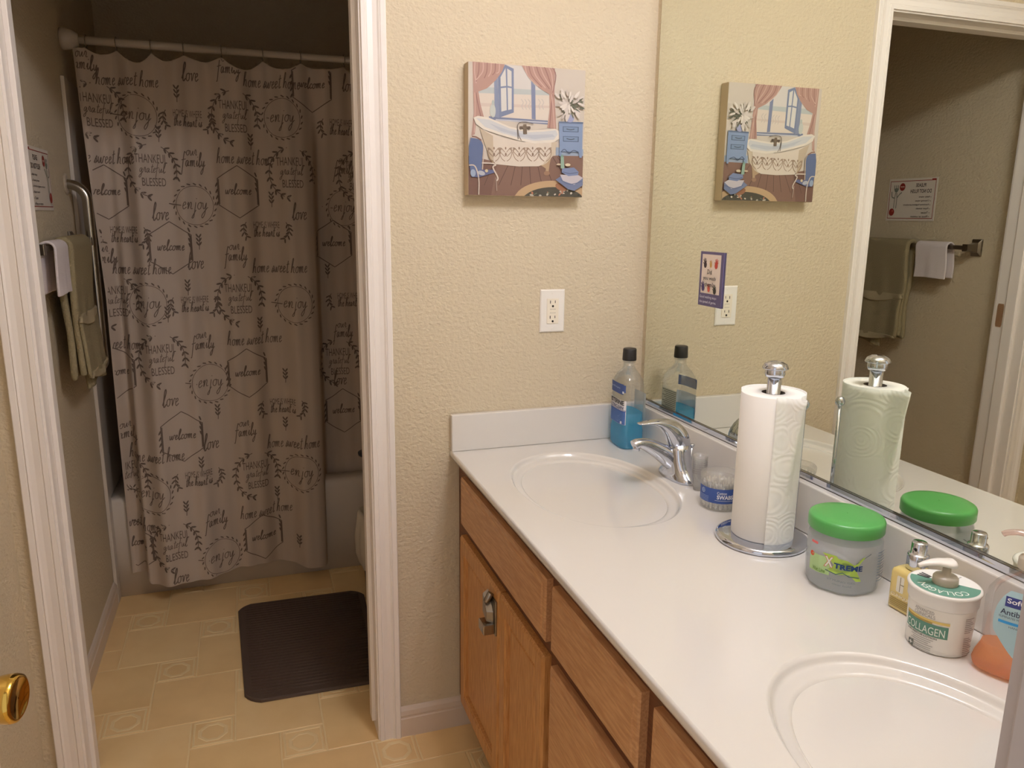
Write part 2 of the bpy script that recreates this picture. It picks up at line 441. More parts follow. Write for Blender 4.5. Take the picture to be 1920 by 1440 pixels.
class PDraw(Draw):
    def tri(s, V, F, rgb, o=None):
        m = (154, 140, 128); Draw.tri(s, V, F, tuple(int(c*.80+q*.20-4) for c, q in zip(rgb, m)), o)
d = PDraw(b, pmap, .00003)
def PP(pts, rgb):   # image-handed polygon: flip winding
    from mathutils.geometry import tessellate_polygon
    F = tessellate_polygon([[Vector((x, y, 0)) for x, y in pts]])
    F = [tuple(f) if (pts[f[1]][0]-pts[f[0]][0])*(pts[f[2]][1]-pts[f[0]][1])-(pts[f[1]][1]-pts[f[0]][1])*(pts[f[2]][0]-pts[f[0]][0]) < 0 else tuple(f)[::-1] for f in F]
    d.tri(pts, F, rgb)
def PS(pts, w, rgb, sm=4):
    if sm and len(pts) > 2: pts = [(q.x, q.y) for q in crom([(x, y, 0) for x, y in pts], sm)]
    V = []; F = []
    for i, (x, y) in enumerate(pts):
        p = pts[max(i-1, 0)]; q = pts[min(i+1, len(pts)-1)]; dx, dy = q[0]-p[0], q[1]-p[1]; l = math.hypot(dx, dy) or 1
        V += [(x-dy/l*w/2, y+dx/l*w/2), (x+dy/l*w/2, y-dx/l*w/2)]
        if i: F.append((2*i-2, 2*i, 2*i+1, 2*i-1))
    d.tri(V, F, rgb)
def PE(cx, cy, rx, ry, rgb, rot=0, n=16):
    c, s_ = cos(rot), sin(rot)
    PP([(cx+rx*cos(2*PI*j/n)*c-ry*sin(2*PI*j/n)*s_, cy+rx*cos(2*PI*j/n)*s_+ry*sin(2*PI*j/n)*c) for j in range(n)], rgb)
PP([(130, 108), (1160, 195), (1118, 1308), (93, 1289)], (210, 200, 188))
PP([(210, 125), (890, 178), (890, 660), (215, 600)], (214, 212, 208))
PP([(215, 330), (870, 370), (870, 410), (215, 385)], (184, 194, 196))
PP([(215, 385), (870, 410), (870, 650), (215, 600)], (222, 212, 200))
PP([(215, 470), (870, 500), (870, 520), (215, 500)], (212, 196, 186))
for xx in (590, 620, 650, 740, 770): PS([(xx, 440), (xx+18, 470), (xx+4, 500), (xx+16, 530)], 7, (196, 190, 186))
PP([(300, 588), (822, 628), (822, 662), (300, 616)], (112, 124, 156)); PP([(360, 612), (822, 640), (822, 650), (360, 626)], (196, 200, 212))
PP([(355, 255), (386, 245), (392, 604), (352, 592)], (128, 142, 172))
PP([(388, 250), (455, 142), (530, 178), (522, 556), (392, 600)], (116, 130, 164))
for q in ([(412, 250), (458, 172), (460, 325), (412, 330)], [(472, 176), (510, 200), (508, 332), (472, 325)], [(412, 345), (460, 340), (460, 535), (412, 548)], [(472, 340), (508, 346), (504, 528), (472, 534)]): PP(q, (216, 216, 212))
PP([(680, 285), (716, 325), (714, 618), (680, 612)], (120, 132, 166))
CM = (178, 140, 130)
PP([(168, 112), (452, 140), (425, 205), (370, 275), (290, 345), (213, 372), (228, 480), (255, 592), (190, 600), (170, 745), (138, 760), (166, 560)], CM)
for k in range(7):
    x = 190+k*36; PS([(x, 118), (x-6, 200), (x-30 if k > 2 else 195, 300-k*14)], 8, (148, 108, 102) if k % 2 else (204, 170, 158))
PS([(190, 380), (205, 480), (228, 590)], 8, (148, 108, 102)); PS([(182, 380), (176, 560), (165, 730)], 8, (204, 170, 158))
PP([(600, 150), (890, 178), (884, 400), (895, 702), (815, 692), (840, 520), (838, 400), (760, 352), (690, 290), (640, 225)], CM)
for k in range(8):
    x = 630+k*33; PS([(x, 155), (x+22+k*2, 240), (min(x+110, 868), 330+k*8)], 8, (148, 108, 102) if k % 2 else (204, 170, 158))
PS([(866, 400), (850, 540), (836, 690)], 9, (148, 108, 102)); PS([(858, 400), (870, 540), (878, 695)], 8, (204, 170, 158))
PE(335, 540, 26, 60, (196, 204, 200)); PE(340, 470, 12, 24, (180, 192, 190))
PP([(890, 862), (1135, 880), (1132, 945), (888, 938)], (150, 168, 192))
PP([(106, 935), (330, 985), (900, 935), (1132, 940), (1118, 1308), (93, 1289)], (122, 92, 80))
PP([(106, 1000), (360, 1010), (300, 1292), (93, 1289)], (108, 78, 68))
for x0, x1 in ((470, 370), (530, 480), (590, 570), (650, 660), (720, 760), (860, 980), (330, 240), (900, 1080), (790, 860)): PS([(x0, 1000 if x0 < 800 else 950), (x1, 1200 if x0 < 800 else 1150)], 5, (78, 56, 50))
PE(850, 1330, 340, 172, (188, 158, 120), 0, 40); PE(860, 1345, 280, 130, (62, 62, 54), 0, 36)
random.seed(3)
for k in range(46):
    t = random.uniform(PI*1.02, PI*1.98); r = random.uniform(.2, .92)
    x, y = 860+280*r*cos(t), 1345+130*r*sin(t)
    if y < 1300: PE(x, y, random.uniform(8, 20), random.uniform(5, 11), random.choice([(206, 198, 184), (96, 104, 82), (176, 112, 84), (40, 44, 40), (180, 176, 160)]), random.uniform(0, 3), 9)
PE(930, 1215, 55, 32, (150, 100, 72), .4)
# tub
PP([(240, 745), (330, 770), (330, 1010), (290, 960)], (176, 150, 112)); PP([(740, 1015), (850, 930), (830, 1010), (815, 1105), (790, 1110), (795, 1050)], (178, 150, 118))
PE(803, 1092, 26, 20, (150, 116, 92))
PP([(212, 690), (400, 775), (600, 815), (902, 815), (872, 925), (805, 1000), (730, 1030), (560, 1032), (350, 1012), (300, 950), (250, 820)], (222, 212, 198))
PP([(212, 690), (330, 760), (330, 1005), (300, 950), (250, 820)], (196, 180, 158))
PP([(760, 1025), (805, 1000), (872, 925), (902, 815), (850, 817), (830, 930)], (204, 190, 170))
PP([(160, 600), (200, 584), (300, 602), (480, 680), (640, 714), (780, 708), (880, 698), (920, 722), (920, 785), (872, 818), (700, 828), (560, 802), (400, 755), (250, 705), (180, 655)], (232, 226, 214))
PP([(185, 605), (300, 618), (480, 696), (640, 730), (780, 724), (890, 712), (905, 750), (870, 795), (700, 805), (560, 780), (400, 732), (260, 682)], (206, 210, 216))
PP([(300, 650), (480, 716), (640, 752), (860, 748), (880, 770), (700, 790), (560, 765), (400, 718)], (188, 196, 208))
for cx_ in (440, 560, 680, 790, 335):
    for sg in (-1, 1):
        for r in (0, 1, 2):
            PS([(cx_+sg*8, 985-r*40), (cx_+sg*38, 960-r*45), (cx_+sg*56, 905-r*18), (cx_+sg*34, 868+r*6)], 6, (156, 134, 116))
    PE(cx_, 925, 8, 16, (140, 116, 98)); PE(cx_, 870, 6, 12, (140, 116, 98))
PS([(552, 790), (548, 700), (560, 650), (620, 640), (690, 658)], 6, (92, 84, 78)); PS([(552, 700), (560, 760), (580, 800)], 5, (92, 84, 78))
PP([(600, 660), (628, 660), (632, 745), (598, 745)], (104, 90, 76)); PP([(565, 678), (662, 678), (660, 694), (568, 694)], (104, 90, 76)); PE(576, 692, 12, 14, (84, 72, 62)); PE(652, 692, 12, 14, (84, 72, 62))
# chair
PP([(130, 770), (215, 790), (240, 850), (222, 1000), (215, 1080), (120, 1085), (102, 1000), (112, 850)], (84, 104, 148)); PS([(125, 772), (215, 790), (242, 850), (225, 1060)], 10, (196, 180, 168)); PS([(140, 765), (180, 772), (222, 800)], 12, (120, 84, 72))
PP([(120, 1085), (215, 1060), (330, 1062), (340, 1085), (190, 1130), (125, 1125)], (86, 96, 140)); PE(215, 1090, 34, 20, (176, 182, 196), .3); PE(262, 1070, 14, 14, (206, 190, 150))
PS([(222, 1000), (320, 1005), (345, 1020), (320, 1040), (362, 1130), (350, 1160)], 12, (216, 204, 192)); PS([(105, 1020), (160, 1030), (190, 1140), (185, 1285)], 11, (206, 194, 182)); PS([(345, 1130), (350, 1250)], 7, (170, 150, 138)); PE(140, 1090, 24, 34, (150, 170, 200))
# dresser, vase, lilies
PP([(915, 640), (1125, 648), (1118, 865), (1112, 955), (1092, 955), (1085, 905), (940, 900), (932, 945), (912, 940), (918, 860)], (126, 150, 190)); PP([(915, 636), (1128, 644), (1126, 660), (913, 652)], (90, 108, 140))
for y0 in (680, 765): PP([(948, y0), (1088, y0+5), (1086, y0+52), (948, y0+47)], (72, 92, 120)); PP([(954, y0+5), (1080, y0+10), (1078, y0+46), (954, y0+41)], (116, 142, 178)); PS([(980, y0+22), (1015, y0+30), (1050, y0+24)], 6, (52, 60, 70))
PS([(930, 905), (960, 880), (1000, 915), (1040, 890), (1085, 908)], 7, (66, 82, 110))
PE(1012, 612, 36, 34, (156, 164, 204)); 
random.seed(5)
for k in range(34):
    t = random.uniform(0, 2*PI); r = random.uniform(20, 130); PE(1000+r*cos(t)*.95, 490+r*sin(t)*.8, 6, random.uniform(18, 34), (86, 92, 76), t+PI/2, 8)
for k in range(40):
    t = random.uniform(0, 2*PI); r = random.uniform(10, 145); PE(998+r*cos(t)*.95, 490+r*sin(t)*.82, random.uniform(26, 40), random.uniform(8, 13), random.choice([(234, 228, 220), (220, 212, 206), (200, 190, 184)]), t+random.uniform(-.5, .5), 10)
# bottle and towels
PE(985, 1018, 24, 13, (214, 200, 170)); PE(905, 1014, 20, 8, (204, 186, 160)); PP([(922, 945), (950, 945), (955, 1050), (922, 1050)], (142, 176, 158)); PE(936, 940, 10, 14, (120, 160, 146))
PP([(875, 1150), (920, 1120), (1118, 1130), (1116, 1200), (1040, 1250), (985, 1235)], (104, 120, 158)); PP([(915, 1105), (1080, 1110), (1118, 1135), (1040, 1195), (940, 1160)], (196, 192, 202)); PP([(935, 1050), (1040, 1042), (1080, 1080), (1075, 1110), (990, 1118), (930, 1085)], (112, 130, 172)); PS([(940, 1080), (1000, 1095), (1075, 1085)], 6, (72, 88, 124)); PS([(920, 1150), (1000, 1190), (1110, 1165)], 6, (80, 96, 134))
b.build('printed_face', pic)

# ------------------------------------------------------------------ hand washing sign on the mirror
hs = empty('hand_washing_sign', (0, -.333, 1.300), 'small purple bordered "Did you wash them?" sign stuck on the mirror', 'sign')
b = MB(); b.box(-.0035, -.0005, -.048, .048, -.064, .064, mat('sign_purple', (92, 84, 122), .4)); b.build('board', hs)
b = MB(); d = Draw(b, lambda u, v, o: (-.0035-o, -u, v), .00005)
d.rect(-.040, -.034, .038, .058, (226, 212, 200))
def hand(cx, cy, s_, rgb, rot):
    d.ell(cx, cy, .0062*s_, .0075*s_, rgb)
    for i, (an, ln) in enumerate(((-.95, .010), (-.45, .015), (-.12, .0165), (.22, .015), (.55, .011))):
        t = PI/2-an+rot; d.stroke([(cx+.005*s_*cos(t), cy+.005*s_*sin(t)), (cx+ln*s_*cos(t), cy+ln*s_*sin(t))], .0024*s_, rgb)
hand(-.026, .033, 1, (72, 58, 60), .1); hand(-.002, .033, .75, (198, 160, 96), 0); hand(.020, .033, 1, (190, 78, 66), -.25)
hand(-.029, -.022, 1, (84, 70, 110), .1); hand(-.004, -.024, .85, (200, 96, 82), .1); hand(.021, -.026, 1, (66, 66, 60), .2)
d.text('Did', -.013, .012, .018, .011, (40, 36, 38), .01)
d.text('you wash', -.029, -.004, .052, .011, (40, 36, 38), .01)
d.text('them?', -.021, -.0175, .034, .0105, (40, 36, 38), .01)
d.text('Good washing stops', -.039, -.047, .070, .008, (206, 206, 222), .01)
d.text('the spread of germs.', -.039, -.0585, .070, .008, (206, 206, 222), .01)
b.build('printed_face', hs)

# ------------------------------------------------------------------ do-not-flush sign on left wall
fs = empty('flush_notice', (XL, .643, 1.527), 'white "PLEASE DO NOT FLUSH" notice with thin red border on the left wall', 'sign')
b = MB(); b.box(0.0005, .0025, -.124, .124, -.086, .086, mat('sign_white', (222, 214, 204), .4)); b.build('board', fs, bevel=.001)
b = MB(); d = Draw(b, lambda u, v, o: (.0025+o, u, v), .00005)
RD = (150, 50, 40)
for q in ((-.116, .074, .116, .0765), (-.116, -.0765, .116, -.074), (-.116, -.0765, -.1135, .0765), (.1135, -.0765, .116, .0765)): d.rect(*q, RD)
d.rect(-.116, .076, -.095, .081, RD)
d.text('PLEASE', -.068, .050, .050, .014, (60, 40, 36), .015); d.text('DO NOT FLUSH', -.098, .026, .104, .015, (60, 40, 36), .015)
for i, (t, w) in enumerate((('Baby wipes', .054), ('Cleaning wipes', .070), ('Feminine hygiene products', .130), ('Paper towels', .062), ('Tissues', .034), ('Floss or cotton', .084))):
    z = .006-i*.0155; d.ell(-.099, z+.003, .0017, .0017, (60, 40, 36)); d.text(t, -.093, z, w, .0075, (66, 48, 42), .012)
d.ell(.050, .052, .0145, .0155, RD); d.text('STOP', .040, .049, .020, .006, (230, 210, 200), .02)
LN = (128, 132, 120)
d.stroke([(.074, -.035), (.074, .010), (.078, .030)], .003, LN, smooth=4); d.stroke([(.086, -.035), (.086, .010), (.082, .030)], .003, LN, smooth=4)
d.stroke([(.074, .008), (.062, .022), (.050, .030)], .004, LN, smooth=4); d.stroke([(.086, .008), (.100, .012), (.104, .034)], .004, LN, smooth=4)
for x in (.070, .080, .090): d.stroke([(x, .040), (x+.002, .060)], .004, LN)
d.ell(.080, .040, .010, .009, LN); d.ell(.094, -.050, .014, .015, RD); d.ell(.090, -.045, .004, .004, (190, 100, 86))
b.build('printed_face', fs)

# ------------------------------------------------------------------ faucet (built around a local frame, spout towards -x)
fa = empty('faucet', (-.085, -.368, H), 'chrome single lever faucet behind the far basin', 'faucet')
b = MB()
b.loft([sell(0, 0, z, ax, ay, 2.3, 40) for z, ax, ay in ((.0003, .030, .066), (.006, .030, .066), (.012, .028, .060), (.020, .028, .050), (.032, .0285, .041), (.05, .0285, .034), (.07, .0265, .0285), (.084, .0240, .0245))], CHROME)
b.build('body', fa)
b = MB()
pth = crom([(.004, 0, .034), (-.022, 0, .050), (-.052, 0, .070), (-.084, 0, .087), (-.108, 0, .0935), (-.121, 0, .0895)], 6)
n = len(pth)
b.tube(pth, [.0235-.0095*min(1, i/(n*.6)) for i in range(n)], CHROME, 20, ry=[.030-.018*min(1, i/(n*.75)) for i in range(n)])
b.build('spout', fa)
b = MB(); b.lathe([(.0085, .0), (.0085, .010), (.006, .0115)], CHROME, (0, 0), 20); b.build('aerator', fa, loc=(-.113, 0, .0765))
b = MB(); loops = []
for (tx, tz), (bx_, bz), w_ in (((.0275, .077), (.023, .072), .008), ((.025, .100), (.012, .068), .023), ((.013, .124), (-.006, .067), .0275), ((-.006, .139), (-.024, .073), .026), ((-.022, .1455), (-.034, .095), .021), ((-.040, .1485), (-.046, .122), .017), ((-.070, .149), (-.070, .137), .0145), ((-.100, .145), (-.100, .1385), .0125), ((-.114, .143), (-.113, .139), .009)):
    loops.append([((tx+bx_)/2+(tx-bx_)/2*cos(t), w_*sin(t), (tz+bz)/2+(tz-bz)/2*cos(t)) for t in [2*PI*j/24 for j in range(24)]])
b.loft(loops, CHROME); b.build('lever_handle', fa, sub=1)
b = MB(); b.tube([(.034, -.004, .002), (.034, -.004, .072)], .003, CHROME, 12); b.lathe([(.003, .072), (.0065, .077), (.0075, .080), (.004, .0815)], CHROME, (.034, -.004), 16); b.build('lift_rod', fa)

# ------------------------------------------------------------------ mouthwash bottle
mw = empty('mouthwash_bottle', (-.079, -.088, H), 'clear mouthwash bottle half full of blue liquid with a black cap', 'bottle', rz=math.radians(-3))
CLR = clear('clear_bottle', (252, 253, 254), .03, .06, .04, (240, 242, 244))
def mwl(k): return [(z, ax*k, ay*k, e) for z, ax, ay, e in ((.001, .030, .046, 4), (.006, .0345, .0515, 4), (.05, .035, .052, 4), (.058, .0335, .050, 4), (.066, .033, .0495, 4), (.165, .033, .0495, 4), (.182, .0325, .047, 3.4), (.200, .026, .036, 2.8), (.212, .018, .022, 2.2), (.220, .0155, .0155, 2), (.232, .0155, .0155, 2))]
b = MB(); b.loft([sell(0, 0, z, ax, ay, e) for z, ax, ay, e in mwl(1)], CLR, True, True); b.build('bottle_body', mw)
LIQ = clear('blue_liquid', (140, 222, 244), .02, .05, .50, (90, 214, 250))
b = MB(); b.loft([sell(0, 0, z, ax-.002, ay-.002, e) for z, ax, ay, e in mwl(1) if z < .09]+[sell(0, 0, .098, .031, .0475, 4)], LIQ); b.build('blue_liquid', mw)
b = MB(); b.lathe([(.0175, .2322), (.0178, .236)], CLR, (0, 0), 32); b.build('neck_ring', mw)
b = MB(); b.lathe([(.0185, .2365), (.0190, .238), (.0180, .266), (.0165, .2685), (.010, .269)], BLACKP, (0, 0), 40); b.build('cap', mw)
b = MB()
# the label lies on the flat wide face that looks away from the mirror (-x)
d = Draw(b, lambda u, v, o: (-.0334*max(.05, 1-abs(u/.0498)**4)**.25-o, -u, v), .00008)
d.rect(-.046, .068, .046, .134, (226, 226, 230), 24)
d.rect(-.044, .150, .038, .178, (72, 92, 148), 20); d.rect(.038, .156, .044, .176, (72, 92, 148), 3); d.text('Fights 99% of germs', -.038, .162, .060, .006, (160, 180, 220), .01); d.rect(.034, .153, .040, .159, (220, 226, 236))
d.rect(-.046, .0685, .045, .104, (74, 108, 172), 24); d.rect(-.046, .104, .046, .106, (60, 80, 150), 24); d.rect(-.046, .1075, .046, .1085, (60, 80, 150), 24)
d.text('LISTERINE', -.042, .121, .084, .0125, (28, 30, 38), .03); d.text('ULTRACLEAN', -.036, .1095, .076, .009, (44, 60, 110), .02)
for i in range(6): d.rect(-.038, .096-i*.0042, .034-.006*(i % 3), .0968-i*.0042, (150, 180, 220))
d.rect(.030, .070, .037, .077, (220, 226, 236))
b.build('front_label', mw)
b = MB(); d = Draw(b, lambda u, v, o: (.0342+o, u, v), .00008)
d.rect(-.040, .070, .030, .150, (206, 208, 202))
for i in range(14): d.rect(-.038, .145-i*.0052, .028-.008*((i*7) % 3), .1468-i*.0052, (110, 112, 112))
b.build('back_label', mw)

# ------------------------------------------------------------------ nested cups
CUP = clear('cup_plastic', (254, 254, 254), .015, .15, .07, (255, 255, 255))
cup0 = None
for i in range(9):
    if i == 0:
        b = MB()
        b.lathe([(.0005, .0008), (.0125, .0006), (.0132, .004), (.0165, .040), (.0175, .0402), (.0176, .0416), (.0166, .0418), (.0160, .040), (.0126, .0025), (.0005, .0022)], CUP, (0, 0), 32, False, False)
        cup0 = b.build('plastic_cup'); c = cup0
    else:
        c = cup0.copy(); COL.objects.link(c)
    c.location = (-.084, -.462, H+.0052*i)
    top = i == 8
    tag(c, 'clear plastic cup, topmost of the nested stack behind the faucet' if top else 'clear plastic cup, bottom of the nested stack behind the faucet' if i == 0 else 'clear plastic cup in the middle of the nested stack behind the faucet', 'cup', 'nested plastic cups')

# ------------------------------------------------------------------ cotton swab tub
sb = empty('cotton_swab_tub', (-.098, -.565, H), 'clear round tub of cotton swabs with a blue label', 'container')
b = MB(); R = .0415
b.lathe([(.001, .001), (.036, .001), (R-.001, .006), (R, .012), (R, .062), (R-.0005, .064), (R-.0018, .064), (R-.0018, .012), (R-.004, .007), (.001, .003)], CLR, (0, 0), 48, False, False); b.build('tub_body', sb)
b = MB(); b.lathe([(R+.0015, .0645), (R+.0018, .074), (R-.001, .0775), (.030, .0785), (.001, .0785)], clear('lid_plastic', (250, 250, 250), .04, .15, .15, (245, 242, 240)), (0, 0), 48, True, False); b.build('lid', sb)
b = MB(); A0 = math.radians(222)
cyl = lambda R_, A: (lambda u, v, o: ((R_+o)*cos(A+u/R_), (R_+o)*sin(A+u/R_), v))
d = Draw(b, cyl(R, A0), .00008)
d.rect(-.048, .020, .052, .052, (66, 92, 160), 24)
d.ell(-.030, .043, .0052, .0052, (206, 214, 230)); d.ell(-.030, .043, .0034, .0034, (120, 150, 200))
for i in range(4): d.rect(-.042, .032-i*.0032, -.014, .033-i*.0032, (150, 170, 210), 6)
d.text('Cotton', .004, .0405, .020, .006, (230, 232, 238), .01); d.text('SWABS', .004, .030, .034, .009, (236, 238, 244), .03); d.rect(.000, .0265, .044, .0272, (230, 232, 238), 8)
b.build('label', sb)
sw0 = None; random.seed(11); COT = mat('cotton', (240, 236, 228), .9); k = 0
for r, n in ((.034, 20), (.026, 15), (.018, 10)):
    for i in range(n):
        t = 2*PI*i/n+r*50; x, y = -.098+r*cos(t), -.565+r*sin(t)
        if sw0 is None:
            b = MB(); b.lathe([(.0005, 0), (.002, .0015), (.0026, .005), (.0018, .011), (.0011, .013), (.0011, .043), (.0018, .045), (.0026, .050), (.002, .054), (.0005, .0555)], COT, (0, 0), 8); sw0 = b.build('cotton_swab'); s_ = sw0
        else:
            s_ = sw0.copy(); COL.objects.link(s_)
        s_.location = (x, y, H+.0035); s_.rotation_euler = (random.uniform(-.04, .04), random.uniform(-.04, .04), t)
        tag(s_, 'white cotton swab standing inside the clear round tub', 'cotton swab', 'cotton swabs in the round tub')

# ------------------------------------------------------------------ paper towel holder and roll
HX, HY = -.120, -.741
ph = empty('paper_towel_holder', (HX, HY, H), 'chrome paper towel holder with round base and domed finial', 'paper towel holder')
b = MB(); b.lathe([(.086, .0003), (.0875, .004), (.086, .009), (.082, .0115), (.079, .0125), (.070, .0132), (.001, .0136)], CHROME, (0, 0), 72, True, False); b.build('base', ph)
b = MB(); b.lathe([(.0125, .013), (.0125, .3225)], CHROME, (0, 0), 28); b.build('centre_post', ph)
b = MB(); b.lathe([(.0125, .3226), (.0165, .3245), (.0185, .330), (.0180, .337), (.0170, .3385), (.0232, .3395), (.0238, .3412), (.0205, .3480), (.012, .3530), (.001, .3545)], CHROME, (0, 0), 36); b.build('finial', ph)
b = MB(); b.tube([(.078, .004, .012), (.078, .004, .256)], .0038, CHROME, 14); b.lathe([(.004, .254), (.0085, .260), (.0095, .266), (.006, .273), (.001, .275)], CHROME, (.078, .004), 20); b.build('tension_rod', ph)
PAP = mat('paper_towel', (240, 238, 234), .9, spec=.1)
PAPE = bpy.data.materials.new('embossed_paper'); PAPE.use_nodes = True
nt = PAPE.node_tree; pb = nt.nodes['Principled BSDF']; pb.inputs['Base Color'].default_value = (*lin((236, 237, 232)), 1); pb.inputs['Roughness'].default_value = .9
tc = nt.nodes.new('ShaderNodeTexCoord'); wv = nt.nodes.new('ShaderNodeTexWave'); wv.wave_type = 'RINGS'; wv.rings_direction = 'SPHERICAL'; wv.inputs['Scale'].default_value = 60; wv.inputs['Distortion'].default_value = 1.5
vo = nt.nodes.new('ShaderNodeTexVoronoi'); vo.inputs['Scale'].default_value = 18; nt.links.new(tc.outputs['Object'], vo.inputs['Vector'])
mt = nt.nodes.new('ShaderNodeMath'); mt.operation = 'SINE'; mm = nt.nodes.new('ShaderNodeMath'); mm.operation = 'MULTIPLY'; mm.inputs[1].default_value = 45
nt.links.new(vo.outputs['Distance'], mm.inputs[0]); nt.links.new(mm.outputs[0], mt.inputs[0])
bp_ = nt.nodes.new('ShaderNodeBump'); bp_.inputs['Distance'].default_value = .00022; nt.links.new(mt.outputs[0], bp_.inputs['Height']); nt.links.new(bp_.outputs[0], pb.inputs['Normal'])
nt.nodes.remove(wv)
pr = empty('paper_towel_roll', (HX, HY, H+.0140), 'white paper towel roll on the chrome holder', 'paper towel roll')
b = MB(); RR = .0575
b.lathe([(.0215, .0), (RR-.001, .0), (RR, .001), (RR, .279), (RR-.001, .280), (.0215, .280), (.0215, .0)], PAP, (0, 0), 72, False, False); b.build('roll', pr)
b = MB(); b.lathe([(.0195, -.0003), (.0213, -.0003), (.0213, .2803), (.0195, .2803), (.0195, -.0003)], mat('cardboard_core', (66, 56, 50), .9), (0, 0), 40, False, False); b.build('cardboard_core', pr)
b = MB(); a0 = math.radians(238); NA, NZ = 80, 24; vs = []; fs_ = []; aq = math.radians(271.5)
for i in range(NA+1):
    t = a0+math.radians(255)*i/NA
    for j in range(NZ+1):
        z = -.009+.292*j/NZ; tz = j/NZ
        r = RR+.0012+.0018*abs(sin(3*t))*0+.0012*math.exp(-i/4)
        r += .030*math.exp(-((t-aq)/.16)**2)*max(0, tz-.35)/.65
        vs.append((r*cos(t), r*sin(t), z))
for i in range(NA):
    for j in range(NZ): o = i*(NZ+1)+j; fs_.append((o, o+NZ+1, o+NZ+2, o+1))
b.add(vs, fs_, PAPE, True); sh = b.build('loose_sheet', pr)
so = sh.modifiers.new('s', 'SOLIDIFY'); so.thickness = .0006; so.offset = 0

# ------------------------------------------------------------------ hair gel jar
gj = empty('gel_jar', (-.101, -.935, H), 'wide clear hair gel jar with a green lid', 'jar')
b = MB(); GA = 8
def oct_(z, r, k=.94):
    L = []
    for j in range(64):
        t = 2*PI*j/64; f = 1-(1-k)*(.5-.5*cos(4*t*2/2*2))*0
        rr = r*min(1, k/ max(abs(cos((t % (PI/3))-PI/6)), .0001))
        L.append((rr*cos(t), rr*sin(t), z))
    return L
GEL = clear('gel', (250, 251, 253), .01, .15, .50, (246, 249, 255))
gp = ((.001, .054, .97), (.005, .0585, .96), (.065, .061, .955), (.086, .0605, .965), (.095, .057, .99), (.099, .053, 1), (.104, .053, 1))
b.loft([oct_(z, r, k) for z, r, k in gp], CLR); b.build('jar_body', gj)
b = MB(); b.loft([oct_(z+.001, r-.002, k) for z, r, k in gp[:4]], GEL); b.build('gel', gj)
GRN = mat('green_lid', (82, 162, 84), .32)
b = MB(); b.lathe([(.0600, .1005), (.0610, .102), (.0610, .118), (.0595, .1215), (.056, .1235), (.040, .125), (.001, .1257)], GRN, (0, 0), 72, True, False); b.build('lid', gj)
b = MB(); A1 = math.radians(229)
def gm(u, v, o):
    t = A1+u/.061; rr = .061*min(1, .955/max(abs(cos((t % (PI/3))-PI/6)), .0001))+o+.0006
    return (rr*cos(t), rr*sin(t), v)
d = Draw(b, lambda u, v, o: gm(u*1.12-.004, .008+v*1.10, o), .0001)
def gpoly(pts, rgb): d.poly(pts, rgb)
LG = (172, 204, 92)
d.rect(-.050, .022, -.016, .050, (176, 208, 150), 6); d.ell(-.046, .048, .004, .004, (214, 84, 60))
for q in ([(-.028, .056), (-.008, .056), (.004, .044), (-.008, .040)], [(-.012, .052), (.008, .052), (.018, .046), (.030, .058), (.034, .058), (.020, .040), (.030, .020), (.022, .020), (.012, .030), (-.004, .027), (-.020, .030), (-.010, .040)]): d.poly(q, LG)
d.stroke([(.020, .048), (.044, .062)], .0012, (110, 118, 128))
d.stroke([(-.022, .030), (-.006, .027), (.003, .032), (.012, .027), (.026, .026)], .0015, (80, 110, 110))
d.text('X', -.025, .035, .014, .018, (206, 120, 96), .05); d.text('X', -.0235, .036, .0115, .016, (216, 226, 220), .02); d.text('TREME', -.010, .0365, .040, .0085, (36, 66, 120), .04)
d.text('Wet Line', -.042, .024, .020, .006, (110, 150, 70), .02)
d.text('STYLING GEL', -.018, .016, .040, .003, (130, 140, 150)); d.text('clear hold', -.010, .010, .026, .003, (130, 140, 150))
d.rect(-.048, .066, -.036, .070, (220, 110, 110), 3)
for i in range(11): d.rect(.056, .062-i*.0045, .076, .0632-i*.0045, (128, 140, 160), 5)
b.build('front_label', gj)

# ------------------------------------------------------------------ yellow lotion pump bottle
yl = empty('yellow_lotion_bottle', (-.0625, -1.051, H), 'square pale yellow lotion bottle with a silver pump top', 'bottle', rz=math.radians(3))
YEL = mat('yellow_lotion', (222, 200, 128), .12, coat=.5, spec=.5)
b = MB(); SQ = lambda z, r, e: sell(0, 0, z, r*1.0, r*1.04, e, 48)
b.loft([SQ(.0005, .0225, 9), (SQ(.003, .0245, 9)), SQ(.058, .0245, 9), SQ(.062, .0235, 7), SQ(.0645, .020, 5), SQ(.0655, .012, 2)], YEL); b.build('glass_body', yl)
b = MB(); b.lathe([(.0135, .0655), (.0155, .067), (.0155, .088), (.0140, .090), (.0112, .0905), (.0112, .106), (.0100, .108), (.001, .1082)], CHROME, (0, 0), 36); b.build('pump_head', yl)
b = MB(); b.tube([(0, 0, 0), (-.0015, -.0, 0)], .0022, DARK, 14); b.build('nozzle', yl, loc=(-.0108, -.003, .099))
b = MB(); d = Draw(b, lambda u, v, o: (-.0246-o, -u, v), .00006)
d.poly([(-.010, .030), (.001, .030), (.002, .032), (.002, .053), (.001, .055), (-.010, .055), (-.011, .053), (-.011, .032)], (232, 228, 214))
d.rect(-.0052, .031, -.004, .054, (120, 108, 80)); d.rect(-.004, .042, .0025, .0431, (120, 108, 80))
d.text('CLINIQUE', -.019, .021, .034, .0055, (240, 232, 206), .02)
for i in range(5): d.rect(-.020, .0175-i*.0028, .018, .0188-i*.0028, (164, 146, 92))
b.build('front_label', yl)
yl.scale = (1.04, 1.04, 1.085)

